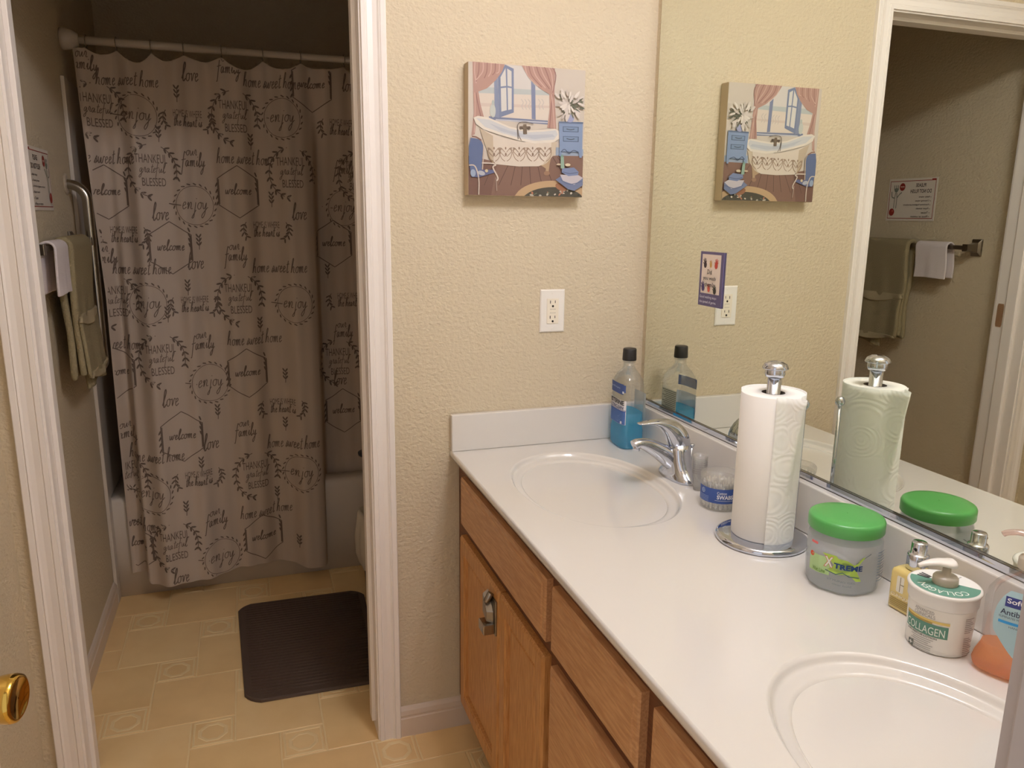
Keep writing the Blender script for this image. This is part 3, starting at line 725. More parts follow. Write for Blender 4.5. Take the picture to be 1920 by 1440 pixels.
# ------------------------------------------------------------------ collagen lotion jar
cj = empty('lotion_jar', (-.106, -1.140, H), 'white collagen lotion tub with a green topped lid and pump', 'jar')
WP2 = mat('tub_white', (226, 224, 220), .3)
b = MB(); CR = .0445
b.lathe([(.039, .0004), (.042, .002), (.0425, .010), (CR, .070), (CR, .0715)], WP2, (0, 0), 72); b.build('tub_body', cj)
b = MB(); b.lathe([(.0455, .0718), (.0465, .073), (.0468, .090), (.0485, .0905), (.0490, .0925), (.0485, .0945), (.0465, .0955), (.001, .0955)], WP2, (0, 0), 72, True, False); b.build('lid', cj)
CG = (98, 144, 128)
def cm(u, v, o):
    R_ = .0425+(v-.01)/.06*.002; t = math.radians(211)+u/R_; return ((R_+o+.0002)*cos(t), (R_+o+.0002)*sin(t), v)
b = MB(); d = Draw(b, cm, .00008)
d.rect(-.045, .029, .019, .048, CG, 16); d.rect(-.045, .049, -.004, .0505, (150, 132, 88), 10); d.rect(-.045, .0505, .020, .0545, (214, 190, 116), 16); d.rect(-.045, .0485, -.002, .0515, (168, 146, 84), 10)
d.text('ADVANCED', -.029, .0625, .028, .005, (150, 148, 144)); d.text('CLINICALS', -.029, .0565, .030, .005, (150, 148, 144))
d.text('COLLAGEN', -.042, .0315, .057, .012, (226, 234, 228)); d.text('SKIN RESCUE LOTION', -.040, .0255, .046, .0028, (80, 92, 86), .02)
for i in range(4): d.rect(-.030+.003*(i % 2), .0225-i*.0030, .002-.003*(i % 3), .0232-i*.0030, (130, 132, 130), 6)
d.rect(-.034, .003, -.025, .012, (96, 104, 100), 3); d.rect(-.0325, .0067, -.0265, .0083, (226, 226, 224), 3); d.rect(-.0303, .0045, -.0287, .0105, (226, 226, 224), 3)
for i in range(3): d.rect(-.023, .010-i*.0028, .000, .0107-i*.0028, (140, 142, 140), 5)
for i in range(20):
    if i not in (8, 9): d.rect(.040, .062-i*.0030, .056-.003*((i*5) % 3), .0632-i*.0030, (156, 146, 144), 5)
b.build('wrap_label', cj)
b = MB(); d = Draw(b, lambda u, v, o: (u, v, .0956+o), .00006)
d.ell(0, 0, .0455, .0455, (232, 232, 230), n=60)
th = math.radians(-28)      # the green part of the lid sticker
seg = [(.0452*cos(t), .0452*sin(t)) for t in np.linspace(math.radians(118), math.radians(118)+math.radians(196), 50)]
d.poly(seg, CG)
V, F = text2d('COLLAGEN', 0, 0)
aa = []
for x, y in V:      # text bent along the rim, read from the mirror side
    t = math.radians(218)-(x-.5)*math.radians(122); r = .0275+y*.0115
    aa.append((r*cos(t), r*sin(t)))
d.tri([p for p in aa], F if True else F, (232, 236, 230))
for i in range(4):
    t = math.radians(10+i*12); d.stroke([(.024*cos(t), .024*sin(t)), (.040*cos(t), .040*sin(t))], .0015, (150, 150, 150))
for i in range(3):
    t = math.radians(96+i*9); d.stroke([(.022*cos(t), .022*sin(t)), (.038*cos(t), .038*sin(t))], .003, (60, 60, 60))
b.build('lid_sticker', cj)
PMP = clear('frosted_pump', (236, 230, 220), .05, .3, .8, (226, 218, 204))
b = MB(); b.lathe([(.0165, .0962), (.0172, .098), (.0168, .106), (.015, .1085), (.006, .109), (.0055, .124)], PMP, (0, 0), 36); b.build('pump_collar', cj)
b = MB()
b.tube(crom([(.010, -.004, .1275), (.0, .0, .1275), (-.014, .0060, .1285), (-.028, .0125, .1255), (-.036, .0165, .1215)], 6), [.004, .010, .012, .0125, .013, .013, .0125, .012, .0115, .011, .0105, .010, .009, .0085, .008, .0072, .0066, .006, .0055, .005, .0045, .004, .0038, .0036, .0034], WHITEP, 16, ry=[.003, .005, .006, .006, .006, .0058, .0056, .0054, .0052, .005, .005, .0048, .0046, .0044, .0042, .004, .004, .0038, .0036, .0035, .0034, .0034, .0033, .0032, .003])
b.build('pump_spout', cj)

# ------------------------------------------------------------------ hand soap
hsb = empty('hand_soap_bottle', (-.073, -1.238, H), 'clear hand soap pump bottle with orange soap and blue label', 'bottle', rz=math.radians(123))
def hsl(d_): return [(.0008, .047-d_, .022-d_), (.004, .0525-d_, .0275-d_), (.012, .0550-d_, .030-d_), (.022, .0525-d_, .028-d_), (.035, .0468-d_, .0245-d_), (.050, .0452-d_, .0238-d_), (.085, .0465-d_, .0245-d_), (.105, .0470-d_, .025-d_), (.120, .0445-d_, .024-d_), (.133, .037-d_, .021-d_), (.143, .026-d_, .018-d_), (.151, .0150-d_*.6, .0150-d_*.6), (.158, .0148-d_*.6, .0148-d_*.6)]
b = MB(); b.loft([sell(0, 0, z, ax, ay, 2.4) for z, ax, ay in hsl(0)], CLR); b.build('bottle_body', hsb)
ORG = clear('orange_soap', (255, 214, 172), .02, .05, .50, (255, 190, 138))
b = MB(); b.loft([sell(0, 0, z+.001, ax, ay, 2.4) for z, ax, ay in hsl(.0016) if z < .04]+[sell(0, 0, .042, .0440, .0222, 2.4)], ORG); b.build('orange_soap', hsb)
b = MB(); b.lathe([(.0165, .1585), (.0168, .160), (.0168, .172), (.0155, .1745), (.0105, .176), (.010, .186), (.0062, .187), (.0060, .200)], PMP, (0, 0), 32)
b.build('pump_collar', hsb)
b = MB(); b.tube([(0, 0, .150), (0, 0, .020)], .0022, clear('dip_tube', (236, 200, 190), .08, .2, .3, (226, 190, 180)), 10); b.build('dip_tube', hsb)
b = MB(); b.tube(crom([(-.012, 0, .203), (0, 0, .2045), (.018, 0, .2055), (.032, 0, .202), (.038, 0, .198)], 4), [.005, .009, .010, .010, .009, .008, .0075, .007, .0065, .006, .0055, .005, .0045, .004, .004, .0036, .0034], clear('pump_nozzle', (246, 232, 226), .08, .2, .5, (236, 218, 210)), 14, ry=.004)
b.build('pump_nozzle', hsb)
def hm(u, v, o):
    zs = hsl(0)
    for k in range(len(zs)-1):
        if zs[k][0] <= v <= zs[k+1][0]: break
    f = (v-zs[k][0])/(zs[k+1][0]-zs[k][0]); ax = zs[k][1]+f*(zs[k+1][1]-zs[k][1]); ay = zs[k][2]+f*(zs[k+1][2]-zs[k][2])
    x = max(-ax*.97, min(ax*.97, u)); e = 2.4
    y = ay*(max(0, 1-abs(x/ax)**e))**(1/e)
    return (-x, y+o+.0012, v)
b = MB(); d = Draw(b, hm, .00012)
LB = (166, 196, 206)
for j in range(24):   # drop shaped blue label, in strips
    v0 = .034+j*.004; v1 = v0+.004
    wd = lambda v: .033*math.sqrt(max(0, 1-((v-.086)/.052)**2)) if v > .07 else .033*math.sqrt(max(0, 1-((.070-.086)/.052)**2))*max(0, (v-.034)/.036)**.8
    V = []; Fq = []
    for i in range(11):
        t = -1+2*i/10; V += [(t*wd(v0), v0), (t*wd(v1), v1)]
        if i: Fq.append((2*i-2, 2*i, 2*i+1, 2*i-1))
    d.tri(V, Fq, LB, o=.0003)
d.rect(-.022, .108, .024, .122, (62, 68, 132), 16, 3, o=.0005); d.text('Softsoap', -.020, .111, .040, .009, (236, 236, 244), .015, o=.0007)
d.text('Antibacterial', -.026, .096, .052, .008, (60, 62, 86), .01, o=.0005); d.text('ELIMINATES 99.9% OF BACTERIA', -.027, .091, .052, .003, (90, 94, 112), o=.0005)
d.rect(-.027, .083, .024, .087, (60, 150, 214), 12, o=.0005); d.text('HAND SOAP', -.014, .078, .024, .003, (90, 94, 112), o=.0005)
b.build('front_label', hsb)

# ------------------------------------------------------------------ entry door with brass knob
ed = empty('entry_door', (-1.5027, -1.683, .008), 'open cream door with a polished brass knob by the left edge', 'door', rz=math.radians(79.5))
DP = mat('door_paint', (222, 206, 188), .4)
b = MB(); b.box(.002, .769, 0, .035, 0, 2.02, DP); b.build('door_leaf', ed, bevel=.002)
b = MB(); kx = .707
def knob(sg, y0):
    P = [(.032, 0), (.032, .004), (.026, .008), (.0135, .010), (.0125, .020), (.018, .028), (.0245, .036), (.0265, .046), (.0275, .056), (.0262, .0615), (.0225, .0635), (.0215, .0625), (.001, .0615)]
    b.loft([[(kx+r*cos(2*PI*j/40), y0+sg*h, .894+r*sin(2*PI*j/40)) for j in range(40)] for r, h in P], BRASS, True, False)
knob(-1, 0); knob(1, .035); b.build('door_knob', ed)

# ------------------------------------------------------------------ bathroom fittings on the left wall
tbx, tbz = -1.522, 1.345
tb = empty('towel_bar', (XL, .63, tbz), 'metal towel bar with flared end brackets on the left wall', 'towel bar')
b = MB(); b.box(tbx-XL-.006, tbx-XL+.006, .31-.63, .95-.63, -.008, .008, NICKEL); b.build('bar', tb, bevel=.002)
for y in (.305, .953):
    b = MB(); yy = y-.63
    b.loft([[(x, yy+q[0]*w, q[1]*h) for q in ((-1, -1), (1, -1), (1, 1), (-1, 1))] for x, w, h in ((0, .022, .032), (.006, .022, .032), (.016, .014, .018), (tbx-XL-.014, .011, .013), (tbx-XL+.012, .012, .014))], NICKEL, True, True, False)
    b.build('bracket', tb, bevel=.002)
def drape(name, y0, y1, zf, zb, m, thick, seed, parent=None, taper=0, wave=.006, r=.014, flare=0, ns=26, nu=44, conv=.1):
    """cloth hung over the bar: front flap towards +x down to zf, back flap down to zb"""
    rnd = random.Random(seed); ph_ = [rnd.uniform(0, 6) for _ in range(4)]
    prof = []
    nb_ = 16
    for i in range(nb_+1): prof.append((-r, zb+(tbz-zb)*i/nb_, -1))
    for i in range(1, 8): t = PI-PI*i/8; prof.append((r*cos(t), tbz+r*sin(t)*.9, 0))
    for i in range(nu+1): prof.append((r, tbz-(tbz-zf)*i/nu, 1))
    vs = []; fs_ = []
    for k, (dx, z, side) in enumerate(prof):
        dn = max(0, (tbz-z)/.4)
        for j in range(ns+1):
            y = y0+(y1-y0)*j/ns; c = (y0+y1)/2
            y2 = c+(y-c)*(1-taper*dn)
            w_ = wave*dn*(sin((y-y0)*60+ph_[0]+2*dn)+.5*sin((y-y0)*131+ph_[1]))
            vs.append((tbx+dx*(1-conv*min(1, dn*1.6))+side*0.004*dn+w_+(flare*dn**2 if side > 0 else 0), y2+.004*sin(z*30+ph_[2]), z+.006*dn*sin((y-y0)*25+ph_[3])))
    n = ns+1
    for k in range(len(prof)-1):
        for j in range(ns): fs_.append((k*n+j, k*n+j+1, (k+1)*n+j+1, (k+1)*n+j))
    b = MB(); b.add(vs, fs_, m, True); o = b.build(name, parent)
    s_ = o.modifiers.new('s', 'SOLIDIFY'); s_.thickness = thick; s_.offset = 0
    o.modifiers.new('ss', 'SUBSURF').render_levels = 1
    return o
GT = mat('sage_towel', (154, 142, 112), .95, spec=.1, bump=(260, .003, (1, 1, 1)))
GT2 = mat('sage_band', (182, 168, 138), .8, spec=.1, bump=(900, .001, (.1, .1, 3)))
gt = empty('green_towel', (tbx, .70, tbz), 'sage green towel hanging over the towel bar', 'towel')
def keep(o, par):
    o.parent = par; o.matrix_parent_inverse = Matrix.Translation(par.location).inverted(); return o
keep(drape('towel_cloth', .555, .848, .970, .955, GT, .018, 2, wave=.004, r=.019, conv=.75, flare=.010), gt)
# lower folded layers with woven band
def layer(name, ya, yb, z1, z0, x0, m, seed, amp=.006, lean=.02):
    vs = []; fs_ = []; ns, nz = 24, 14; rr = random.Random(seed); p0, p1 = rr.uniform(0, 6), rr.uniform(0, 6)
    for i in range(nz+1):
        t = i/nz
        for j in range(ns+1):
            s_ = j/ns
            vs.append((x0+lean*t+amp*sin(s_*9+p0+t)+.5*amp*sin(s_*23+p1), ya+(yb-ya)*s_+.006*t*sin(5*t+p1), z1+(z0-z1)*t+.010*t*sin(s_*7+p0)))
    for i in range(nz):
        for j in range(ns): o = i*(ns+1)+j; fs_.append((o, o+1, o+ns+2, o+ns+1))
    b = MB(); b.add(vs, fs_, m, True); o = b.build(name)
    q = o.modifiers.new('s', 'SOLIDIFY'); q.thickness = .009; q.offset = 0
    return keep(o, gt)
layer('lower_fold', .558, .878, 1.135, .958, tbx+.018, GT, 4, .004, .016)
layer('woven_band', .557, .862, 1.146, 1.118, tbx+.021, GT2, 4, .004, .003)
layer('inner_fold', .66, .885, 1.02, .925, tbx+.010, GT, 6, .005, .006)
layer('hem', .559, .880, .974, .956, tbx+.036, GT2, 4, .004, .001)
wc = keep(drape('white_washcloth', .372, .520, 1.222, 1.225, mat('white_terry', (222, 214, 216), .95, spec=.1, bump=(500, .0015, (1, 1, 1))), .007, 5, wave=.010, taper=.05, r=.013), None) if False else drape('white_washcloth', .372, .520, 1.222, 1.225, mat('white_terry', (222, 214, 216), .95, spec=.1, bump=(500, .0015, (1, 1, 1))), .007, 5, wave=.006, taper=.05, r=.0185, flare=.006)
tag(wc, 'small white washcloth hanging over the towel bar next to the green towel', 'washcloth')

gb = empty('grab_bar', (XL, .985, 1.22), 'stainless steel vertical grab bar on the left wall before the tub', 'grab bar')
b = MB(); x = .058
P_ = [(.004, 0, .305)]+[(x-.052+.052*sin(t), 0, .253+.052*cos(t)) for t in np.linspace(0, PI/2, 12)]+[(x, 0, .1), (x, 0, -.2)]+[(x-.030+.030*cos(t), 0, -.275-.030*sin(t)) for t in np.linspace(0, PI/2, 8)]+[(.004, 0, -.305)]
b.tube(P_, .016, STEEL, 20); b.build('bar', gb)
for z in (.305, -.305):
    b = MB(); b.loft([[(xx, r*cos(2*PI*j/28), z+r*sin(2*PI*j/28)) for j in range(28)] for xx, r in ((.0003, .034), (.004, .033), (.006, .022))], mat('flange_cover', (190, 176, 156), .4), True, True); b.build('flange', gb)

# ------------------------------------------------------------------ bathtub, surround
bt = empty('bathtub', (-.80, 1.5, 0), 'white bathtub behind the printed shower curtain', 'bathtub')
def rr(x0, x1, y0, y1, z, r, n=6):
    L = []
    for cx_, cy_, a_ in ((x1-r, y1-r, 0), (x0+r, y1-r, PI/2), (x0+r, y0+r, PI), (x1-r, y0+r, 1.5*PI)):
        for k in range(n+1): t = a_+PI/2*k/n; L.append((cx_+r*cos(t)+.80, cy_+r*sin(t)-1.5, z))
    return L
x0, x1, y0, y1 = XL+.003, .003, YT, 1.882
b = MB(); b.loft([rr(x0, x1, y0, y1, .001, .003), rr(x0, x1, y0, y1, .375, .003), rr(x0, x1, y0+.006, y1, .388, .006), rr(x0, x1, y0+.018, y1, .392, .01),
                  rr(x0+.07, x1-.07, y0+.075, y1-.06, .392, .06), rr(x0+.08, x1-.08, y0+.085, y1-.07, .380, .07), rr(x0+.12, x1-.14, y0+.12, y1-.10, .12, .09), rr(x0+.18, x1-.20, y0+.17, y1-.15, .08, .08)], TUBW, True, True)
b.build('tub_shell', bt)
sr = MB()
sr.box(XL+.0005, XL+.008, YT-.001, 1.884, .393, 1.87, TUBW); sr.box(XL+.008, .004, 1.875, 1.884, .393, 1.87, TUBW); sr.box(-.004, .0055, YT+.02, 1.875, .393, 1.87, TUBW)
sr.box(XL+.0005, XL+.013, 1.070, YT-.002, .001, 1.87, TUBW)
tag(sr.build('tub_surround', bevel=.003), 'white moulded tub surround lining the left wall behind the curtain', 'tub surround')

# ------------------------------------------------------------------ shower rod, rings, curtain
RY, RZ = 1.15, 1.996
rod = empty('shower_rod', (-.78, RY, RZ), 'white tension shower rod across the tub opening', 'shower rod')
ENA = mat('rod_enamel', (196, 186, 172), .25)
b = MB(); b.tube([(XL+.78+.012, 0, 0), (-1.06+.78, 0, 0)], .0135, ENA, 24); b.tube([(-1.06+.78, 0, 0), (.78-.012, 0, 0)], .0118, ENA, 24); b.build('tube', rod)
for sg, xx in ((1, XL+.78), (-1, .78+.004)):
    b = MB(); b.loft([[(xx+sg*h, r*cos(2*PI*j/32), r*sin(2*PI*j/32)) for j in range(32)] for h, r in ((.001, .034), (.012, .036), (.035, .030), (.052, .020), (.055, .015))], ENA, True, True); b.build('end_cup', rod)
RX = [-1.500, -1.41, -1.303, -1.2, -1.077, -.939, -.809, -.653, -.53, -.41, -.29, -.17]
def sstep(a_, b_, x):
    t = max(0, min(1, (x-a_)/(b_-a_))); return t*t*(3-2*t)
def ztop(x):
    for i in range(len(RX)-1):
        if RX[i] <= x <= RX[i+1]:
            t = (x-RX[i])/(RX[i+1]-RX[i]); return 1.972-(.016+.010*((i*5) % 3))*sin(PI*t)
    return 1.968
XC0, XC1 = -1.532, -.10
def xedge(z): return -1.54+.028*min(1, (1.95-z)/.8)     # left hem wanders in
def zbot(x):
    z = .100
    z -= .022*sstep(-1.47, -1.44, x)
    z += .010*sstep(-1.20, -1.12, x)-.040*sstep(-1.06, -.80, x)
    z += .24*sstep(-.785, -.765, x)
    return z
def ycur(x, z):
    t = max(0, min(1, (1.97-z)/1.88))
    y = RY-.060*sstep(0, .75, t)
    f = .015*sin((x+1.5)*2*PI/.165+.9*sin(x*9))+.006*sin((x+1.5)*2*PI/.071)
    y += f*(1-.25*t)
    y += .016*sin((x+1.52)*2*PI/.245)*sstep(0, .2, t)
    y -= .075*sstep(.35, 1, t)*sstep(-1.475, -1.445, x)*(1-sstep(-1.25, -1.06, x))
    y += .026*(1-sstep(-1.475, -1.447, x))*sstep(.05, .5, t)
    y -= .02*sstep(-1.0, -.82, x)*sstep(.3, 1, t)
    y += .155*sstep(-.800, -.768, x-.02*(1-t))*sstep(.02, .35, t)
    if z < .45 and x < -.79: y = min(y, YT-.012)
    return y
CURT = mat('curtain_fabric', (196, 182, 168), .85, spec=.15)
cu = empty('shower_curtain', (-.80, 1.1, 1.97), 'off-white shower curtain printed with wreaths and family words', 'shower curtain')
b = MB(); NX, NZ2 = 300, 70; vs = []; fs_ = []
def cpt(x, z, o=0): return (x+.80, ycur(x, z)-1.1-o, z-1.97)
for i in range(NX+1):
    xx = XC0+(XC1-XC0)*i/NX
    zt, zb_ = ztop(xx), zbot(xx)
    for j in range(NZ2+1):
        z = zt+(zb_-zt)*j/NZ2
        k = max(0, 1-i/22); x_ = xx+(xedge(z)-XC0)*k
        vs.append(cpt(x_, z))
for i in range(NX):
    for j in range(NZ2): o = i*(NZ2+1)+j; fs_.append((o, o+1, o+NZ2+2, o+NZ2+1))
b.add(vs, fs_, CURT, True)
# printed motifs
INK = (112, 97, 87)
class CDraw(Draw):
    def tri(s, V, F, rgb, o=None):
        F = [f for f in F if all(V[i][0] > xedge(V[i][1])+.004 and zbot(V[i][0])+.004 < V[i][1] < ztop(V[i][0])-.003 for i in f)]
        if F: Draw.tri(s, V, F, rgb, o)
d = CDraw(b, lambda u, v, o: cpt(u, v, .0012+o), 0)
GL = {
 'h': (.85, [[(0, 0), (.12, .8), (.30, 1.9), (.20, 2.2), (.08, 1.6), (.05, .05), (.20, .75), (.40, .95), (.50, .6), (.48, .1), (.70, .05)]]),
 'o': (.70, [[(.45, .95), (.12, .8), (.05, .3), (.25, 0), (.48, .2), (.50, .7), (.35, .95), (.55, .85), (.75, .85)]]),
 'm': (1.15, [[(0, .6), (.10, .95), (.12, 0), (.25, .8), (.40, .9), (.42, 0), (.56, .8), (.74, .9), (.76, .1), (.98, .1)]]),
 'n': (.85, [[(0, .6), (.10, .95), (.12, 0), (.28, .85), (.46, .85), (.47, .1), (.70, .1)]]),
 'e': (.60, [[(0, .4), (.35, .65), (.32, .95), (.12, .85), (.05, .35), (.20, 0), (.52, .3)]]),
 's': (.50, [[(0, .1), (.30, 1.0), (.22, .7), (.38, .25), (.15, 0), (0, .15), (.50, .3)]]),
 'w': (1.05, [[(0, .9), (.08, .15), (.25, .1), (.42, .85), (.45, .1), (.65, .15), (.80, .95), (1.0, .85)]]),
 't': (.50, [[(.25, 1.8), (.18, .2), (.30, 0), (.48, .2)], [(0, 1.2), (.5, 1.35)]]),
 'l': (.55, [[(0, .2), (.35, 1.7), (.25, 2.2), (.12, 1.6), (.15, .2), (.30, -.05), (.52, .3)]]),
 'v': (.65, [[(0, .8), (.12, .9), (.22, 0), (.45, .95), (.65, .85)]]),
 'c': (.55, [[(.45, .8), (.25, .98), (.05, .5), (.18, 0), (.52, .25)]]),
 'y': (.75, [[(0, .9), (.10, .2), (.28, .1), (.45, .9), (.40, -.6), (.15, -1.2), (.05, -.8), (.50, 0), (.72, .3)]]),
 'u': (.75, [[(0, .9), (.08, .15), (.25, .05), (.45, .9), (.48, .1), (.70, .2)]]),
 'r': (.55, [[(0, .3), (.12, 1.1), (.30, .85), (.30, .1), (.52, .2)]]),
 'f': (.60, [[(.45, 2.0), (.25, 2.2), (.15, 1.2), (.08, -1.1), (-.08, -1.2)], [(-.15, .9), (.55, 1.1)]]),
 'a': (.75, [[(.42, .9), (.10, .8), (.05, .2), (.25, 0), (.45, .85), (.45, .1), (.70, .2)]]),
 'i': (.40, [[(0, .3), (.12, .95), (.12, .1), (.38, .2)], [(.14, 1.4), (.18, 1.5)]]),
 'j': (.40, [[(.15, .95), (.12, -1.0), (-.10, -1.1), (.30, -.1)], [(.16, 1.4), (.20, 1.5)]]),
 'b': (.70, [[(.25, 2.1), (.08, 1.2), (.05, .1), (.30, 0), (.45, .5), (.25, .9), (.10, .6), (.65, .7)]]),
 'g': (.75, [[(.42, .9), (.10, .8), (.05, .2), (.25, .1), (.45, .85), (.40, -.7), (.12, -1.1), (.08, -.7), (.70, .2)]]),
 ' ': (.45, [])}
def script(txt, cx, cz, w, w0=.0042, hk=1.0):
    tot = sum(GL[c][0] for c in txt); s_ = w/tot; x = cx-w/2
    for c in txt:
        a_, st = GL[c]
        for q in st:
            pts = [(x+(u+.18*v)*s_, cz+(v-.5)*s_*hk) for u, v in q]
            d.stroke(pts, w0*(.8 if c != 'l' else 1), INK, o=.0001, smooth=4)
        x += a_*s_
def leaf(x, z, an, l, w, rgb=INK): d.ell(x+cos(an)*l/2, z+sin(an)*l/2, l/2, w/2, rgb, an, 6, o=.0001)
def wreath(cx, cz, rx, rz, a0_, a1_, n=9, l=.021, w=.007):
    pts = []
    for i in range(n+1):
        t = math.radians(a0_+(a1_-a0_)*i/n); pts.append((cx+rx*cos(t), cz+rz*sin(t)))
    d.stroke(pts, .0026, INK, o=.0001)
    sg = 1 if a1_ > a0_ else -1
    for i in range(n):
        t = math.radians(a0_+(a1_-a0_)*(i+.5)/n); x, z = cx+rx*cos(t), cz+rz*sin(t)
        leaf(x, z, t+sg*.9, l, w); leaf(x, z, t+sg*(PI-.9), l*.9, w)
def T_(x, z):
    wreath(x, z, .078, .090, 100, 262, 10); wreath(x, z, .078, .090, 66, -18, 6)
    d.text('THANKFUL', x-.052, z+.026, .100, .030, INK, .0, o=.0001); script('grateful', x, z+.002, .080, .0024, 1); d.text('BLESSED', x-.034, z-.052, .074, .028, INK, .0, o=.0001)
def S_(x, z): script('home sweet home', x, z, .195, .0032, 1.35)
def F_(x, z): script('our', x, z+.022, .036, .0028); script('family', x+.005, z-.014, .076, .0034, 1.25)
def L_(x, z): script('love', x, z, .054, .0036, 1.3)
def W_(x, z):
    pts = [(x+.080*sin(t)*(1.0), z+.092*cos(t)) for t in [k*PI/3 for k in range(7)]]
    fine = [(pts[k][0]+(pts[k+1][0]-pts[k][0])*m/9, pts[k][1]+(pts[k+1][1]-pts[k][1])*m/9) for k in range(6) for m in range(9)]+[pts[6]]
    d.stroke(fine, .0030, INK, o=.0001); d.stroke([(p[0]*.96+x*.04, p[1]*.96+z*.04) for p in fine[9:19]], .006, INK, o=.0001)
    d.stroke([(p[0]*.95+x*.05, p[1]*.95+z*.05) for p in fine[36:46]], .003, INK, o=.0001)
    for k in range(4): leaf(x-.078, z-.05+k*.022, 1.1, .020, .006); leaf(x+.066, z+.0+k*.018, 1.9, .020, .006)
    script('welcome', x, z, .090, .0036, 1.0)
def E_(x, z):
    n = 22
    for k in range(n):
        t = 2*PI*k/n; leaf(x+.066*cos(t), z+.072*sin(t), t+1.2, .015, .005)
    d.stroke([(x+.062*cos(t), z+.068*sin(t)) for t in np.linspace(0, 2*PI, 30)], .0018, INK, o=.0001)
    script('enjoy', x, z, .085, .0032, 1.0); d.stroke([(x-.085, z+.006), (x-.045, z)], .003, INK, o=.0001)
def H_(x, z):
    d.text('HOME IS WHERE', x-.045, z+.004, .092, .024, INK, .0, o=.0001); script('the heart is', x, z-.018, .092, .0034, 1.3)
    wreath(x, z, .080, .052, 150, 215, 4, .02, .006); wreath(x, z, .080, .052, 30, -45, 5, .02, .006)
def P_s(x, z):
    d.stroke([(x, z-.026), (x+.003, z+.02)], .0024, INK, o=.0001)
    for k in range(3): leaf(x, z-.012+k*.014, 1.0, .018, .006); leaf(x, z-.012+k*.014, 2.1, .018, .006)
MOT = {
 'F': [(-1.516, 1.928), (-1.061, 1.946), (-1.199, 1.626), (-1.075, 1.297), (-1.512, 1.289), (-1.209, .977), (-1.08, .642), (-1.491, .654), (-1.204, .309), (-.661, 1.619), (-.683, .977)],
 'S': [(-1.494, .301), (-1.498, .97), (-1.386, 1.873), (-.913, 1.894), (-1.479, 1.615), (-1.019, 1.626), (-.919, 1.237), (-1.39, 1.237), (-1.023, .974), (-.903, .563), (-1.017, .298), (-1.39, .564), (-.5, 1.615)],
 'W': [(-1.507, .873), (-1.492, .219), (-.773, 1.90), (-1.484, 1.506), (-1.049, 1.515), (-1.288, 1.316), (-.70, 1.325), (-1.055, .855), (-1.294, .638), (-.690, .646), (-1.032, .199), (-.5, 1.5)],
 'T': [(-1.483, 1.774), (-1.046, 1.774), (-1.328, 1.581), (-.86, 1.586), (-1.484, 1.126), (-1.066, 1.131), (-1.345, .92), (-.70, .85), (-1.501, .481), (-1.044, .456), (-1.346, .23), (-.6, 1.586)],
 'E': [(-1.363, 1.763), (-.883, 1.779), (-1.199, 1.465), (-1.377, 1.119), (-.871, 1.107), (-1.188, .825), (-.878, .45), (-1.410, .431), (-1.188, .152), (-.656, 1.464)],
 'H': [(-1.203, 1.763), (-.666, 1.761), (-.959, 1.383), (-1.438, 1.362), (-1.223, 1.115), (-.65, 1.102), (-.936, .716), (-1.25, .476)],
 'L': [(-1.185, 1.903), (-1.314, 1.427), (-.84, 1.433), (-1.21, 1.255), (-1.326, .767), (-1.2, .592), (-.70, .77), (-1.335, .098), (-.636, 1.903)],
 'P': [(-1.232, 1.84), (-1.301, 1.705), (-.997, 1.691), (-.935, 1.489), (-1.195, 1.335), (-.73, 1.215), (-1.242, 1.174), (-1.315, 1.079), (-1.001, 1.03), (-.92, .831), (-1.17, .713), (-.929, .641), (-1.237, .528), (-1.30, .367), (-.973, .36), (-.90, .161)]}
FN = {'F': F_, 'S': S_, 'W': W_, 'T': T_, 'E': E_, 'H': H_, 'L': L_, 'P': P_s}
for k_, l_ in MOT.items():
    for x_, z_ in l_:
        FN[k_](x_, z_)
b.build('printed_cloth', cu)
# hem of the near edge
rg0 = None
for i, x_ in enumerate(RX):
    if rg0 is None:
        b = MB(); b.tube([(0, .019*sin(t), .003-.021*cos(t)+.0) for t in np.linspace(0, 2*PI, 25)], .0017, STEEL, 8, caps=False)
        rg0 = b.build('curtain_ring'); r_ = rg0
    else:
        r_ = rg0.copy(); COL.objects.link(r_)
    r_.location = (x_, RY, RZ-.006)
    tag(r_, 'metal shower curtain ring hooked over the white rod', 'curtain ring', 'curtain rings on the shower rod')

# ------------------------------------------------------------------ bath mat
bm = MB(); MT = mat('mat_rubber', (84, 68, 58), .65, bump=(300, .0006, (1, 1, 1)))
cn = [(-1.118, .276), (-.700, .268), (-.680, .895), (-1.142, .905)]
def mat_loop(z, ins):
    L = []; cx_ = sum(p[0] for p in cn)/4; cy_ = sum(p[1] for p in cn)/4
    for k in range(4):
        p = Vector(cn[k]); a_ = (Vector(cn[k-1])-p).normalized(); c_ = (Vector(cn[(k+1) % 4])-p).normalized(); r = .045
        p0 = p+a_*r; p2 = p+c_*r; p1 = p+(a_+c_)*r*.28
        for t in (0, .25, .5, .75, 1):
            q = p0*(1-t)**2+p1*2*t*(1-t)+p2*t*t
            dv = Vector((cx_, cy_))-q; q = q+dv.normalized()*ins
            L.append((q.x, q.y, z))
    return L
bm.loft([mat_loop(.0024, 0), mat_loop(.009, .001), mat_loop(.0115, .006)], MT, True, True, False)
for k in range(34):
    t = (k+.5)/34; y = .300+t*.585
    xa = -1.118-.024*t+.022; xb = -.697+.020*t-.025
    e = .030 if k in (0, 33) else 0
    bm.tube([(xa+e, y, .0118), (xb-e, y-.004, .0118)], .0042, MT, 6, ry=.0022)
tag(bm.build('bath_mat'), 'dark brown ribbed bath mat on the tub room floor', 'bath mat')

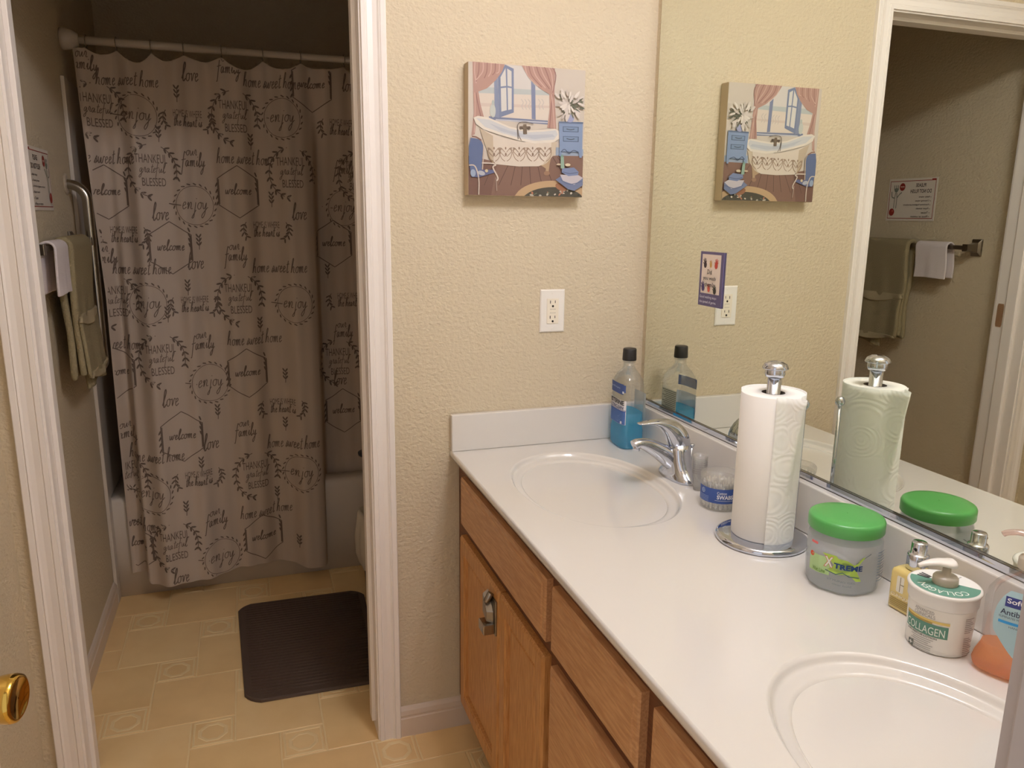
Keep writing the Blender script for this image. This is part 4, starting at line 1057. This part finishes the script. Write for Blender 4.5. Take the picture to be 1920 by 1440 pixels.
# ------------------------------------------------------------------ wastebasket behind the casing
wb = empty('wastebasket', (-.568, .845, .001), 'dark wastebasket with a white liner, mostly hidden behind the door casing', 'wastebasket')
b = MB(); b.lathe([(.100, 0), (.103, .004), (.120, .30), (.117, .30), (.100, .006), (.001, .005)], mat('bin_plastic', (58, 48, 46), .5), (0, 0), 40, True, False); b.build('bin', wb)
LIN = mat('liner_plastic', (214, 206, 190), .5)
b = MB(); N_ = 60; random.seed(9)
def lw(r, z, am): return [((r+am*sin(7*2*PI*j/N_)+am*.6*sin(13*2*PI*j/N_+1))*cos(2*PI*j/N_), (r+am*sin(7*2*PI*j/N_)+am*.6*sin(13*2*PI*j/N_+1))*sin(2*PI*j/N_), z+am*1.5*sin(5*2*PI*j/N_)) for j in range(N_)]
b.loft([lw(.123, .135, .004), lw(.131, .17, .006), lw(.134, .24, .005), lw(.128, .30, .003), lw(.121, .33, .005), lw(.112, .345, .006), lw(.10, .31, .004), lw(.09, .22, .004)], LIN, False, True); b.build('liner', wb)
pl = empty('cleaning_brush', (-.632, .845, .30), 'dark topped brush sticking out of the lined wastebasket', 'brush')
b = MB(); b.lathe([(.013, 0), (.013, .14), (.026, .20), (.026, .27)], mat('pale_plastic', (150, 150, 132), .5), (0, 0), 24); b.build('handle', pl)
b = MB(); b.lathe([(.055, .272), (.056, .280), (.040, .285), (.037, .33), (.028, .365), (.010, .380), (.001, .382)], mat('navy_plastic', (44, 46, 54), .5), (0, 0), 28); b.build('brush_head', pl)

# ------------------------------------------------------------------ camera
cam = bpy.data.cameras.new('camera'); co = bpy.data.objects.new('camera', cam); COL.objects.link(co)
F = Vector((.31954035, .92338258, -.21274064)); R = Vector((.94577865, -.32460221, .01166873)); U = Vector((.05828138, .20493418, .97703903))
co.matrix_world = Matrix(((R.x, U.x, -F.x, -1.04301697), (R.y, U.y, -F.y, -1.91035972), (R.z, U.z, -F.z, 1.44016563), (0, 0, 0, 1)))
cam.sensor_width = 36; cam.lens = 1443.07/1920*36; cam.clip_start = .02; cam.clip_end = 30
S.camera = co

# ------------------------------------------------------------------ world and colour
w = bpy.data.worlds.new('hall_fill'); S.world = w; w.use_nodes = True
w.node_tree.nodes['Background'].inputs[0].default_value = (1, .95, .93, 1); w.node_tree.nodes['Background'].inputs[1].default_value = .85  # even fill from the open hall side, raised to brighten the rooms
vs_ = S.view_settings; vs_.view_transform = 'Standard'; vs_.look = 'None'; vs_.gamma = 1; vs_.exposure = 0; vs_.use_curve_mapping = False
S.cycles.use_denoising = True; S.cycles.max_bounces = 14; S.cycles.diffuse_bounces = 8; S.cycles.glossy_bounces = 8; S.cycles.transparent_max_bounces = 24
S.cycles.sample_clamp_indirect = 6
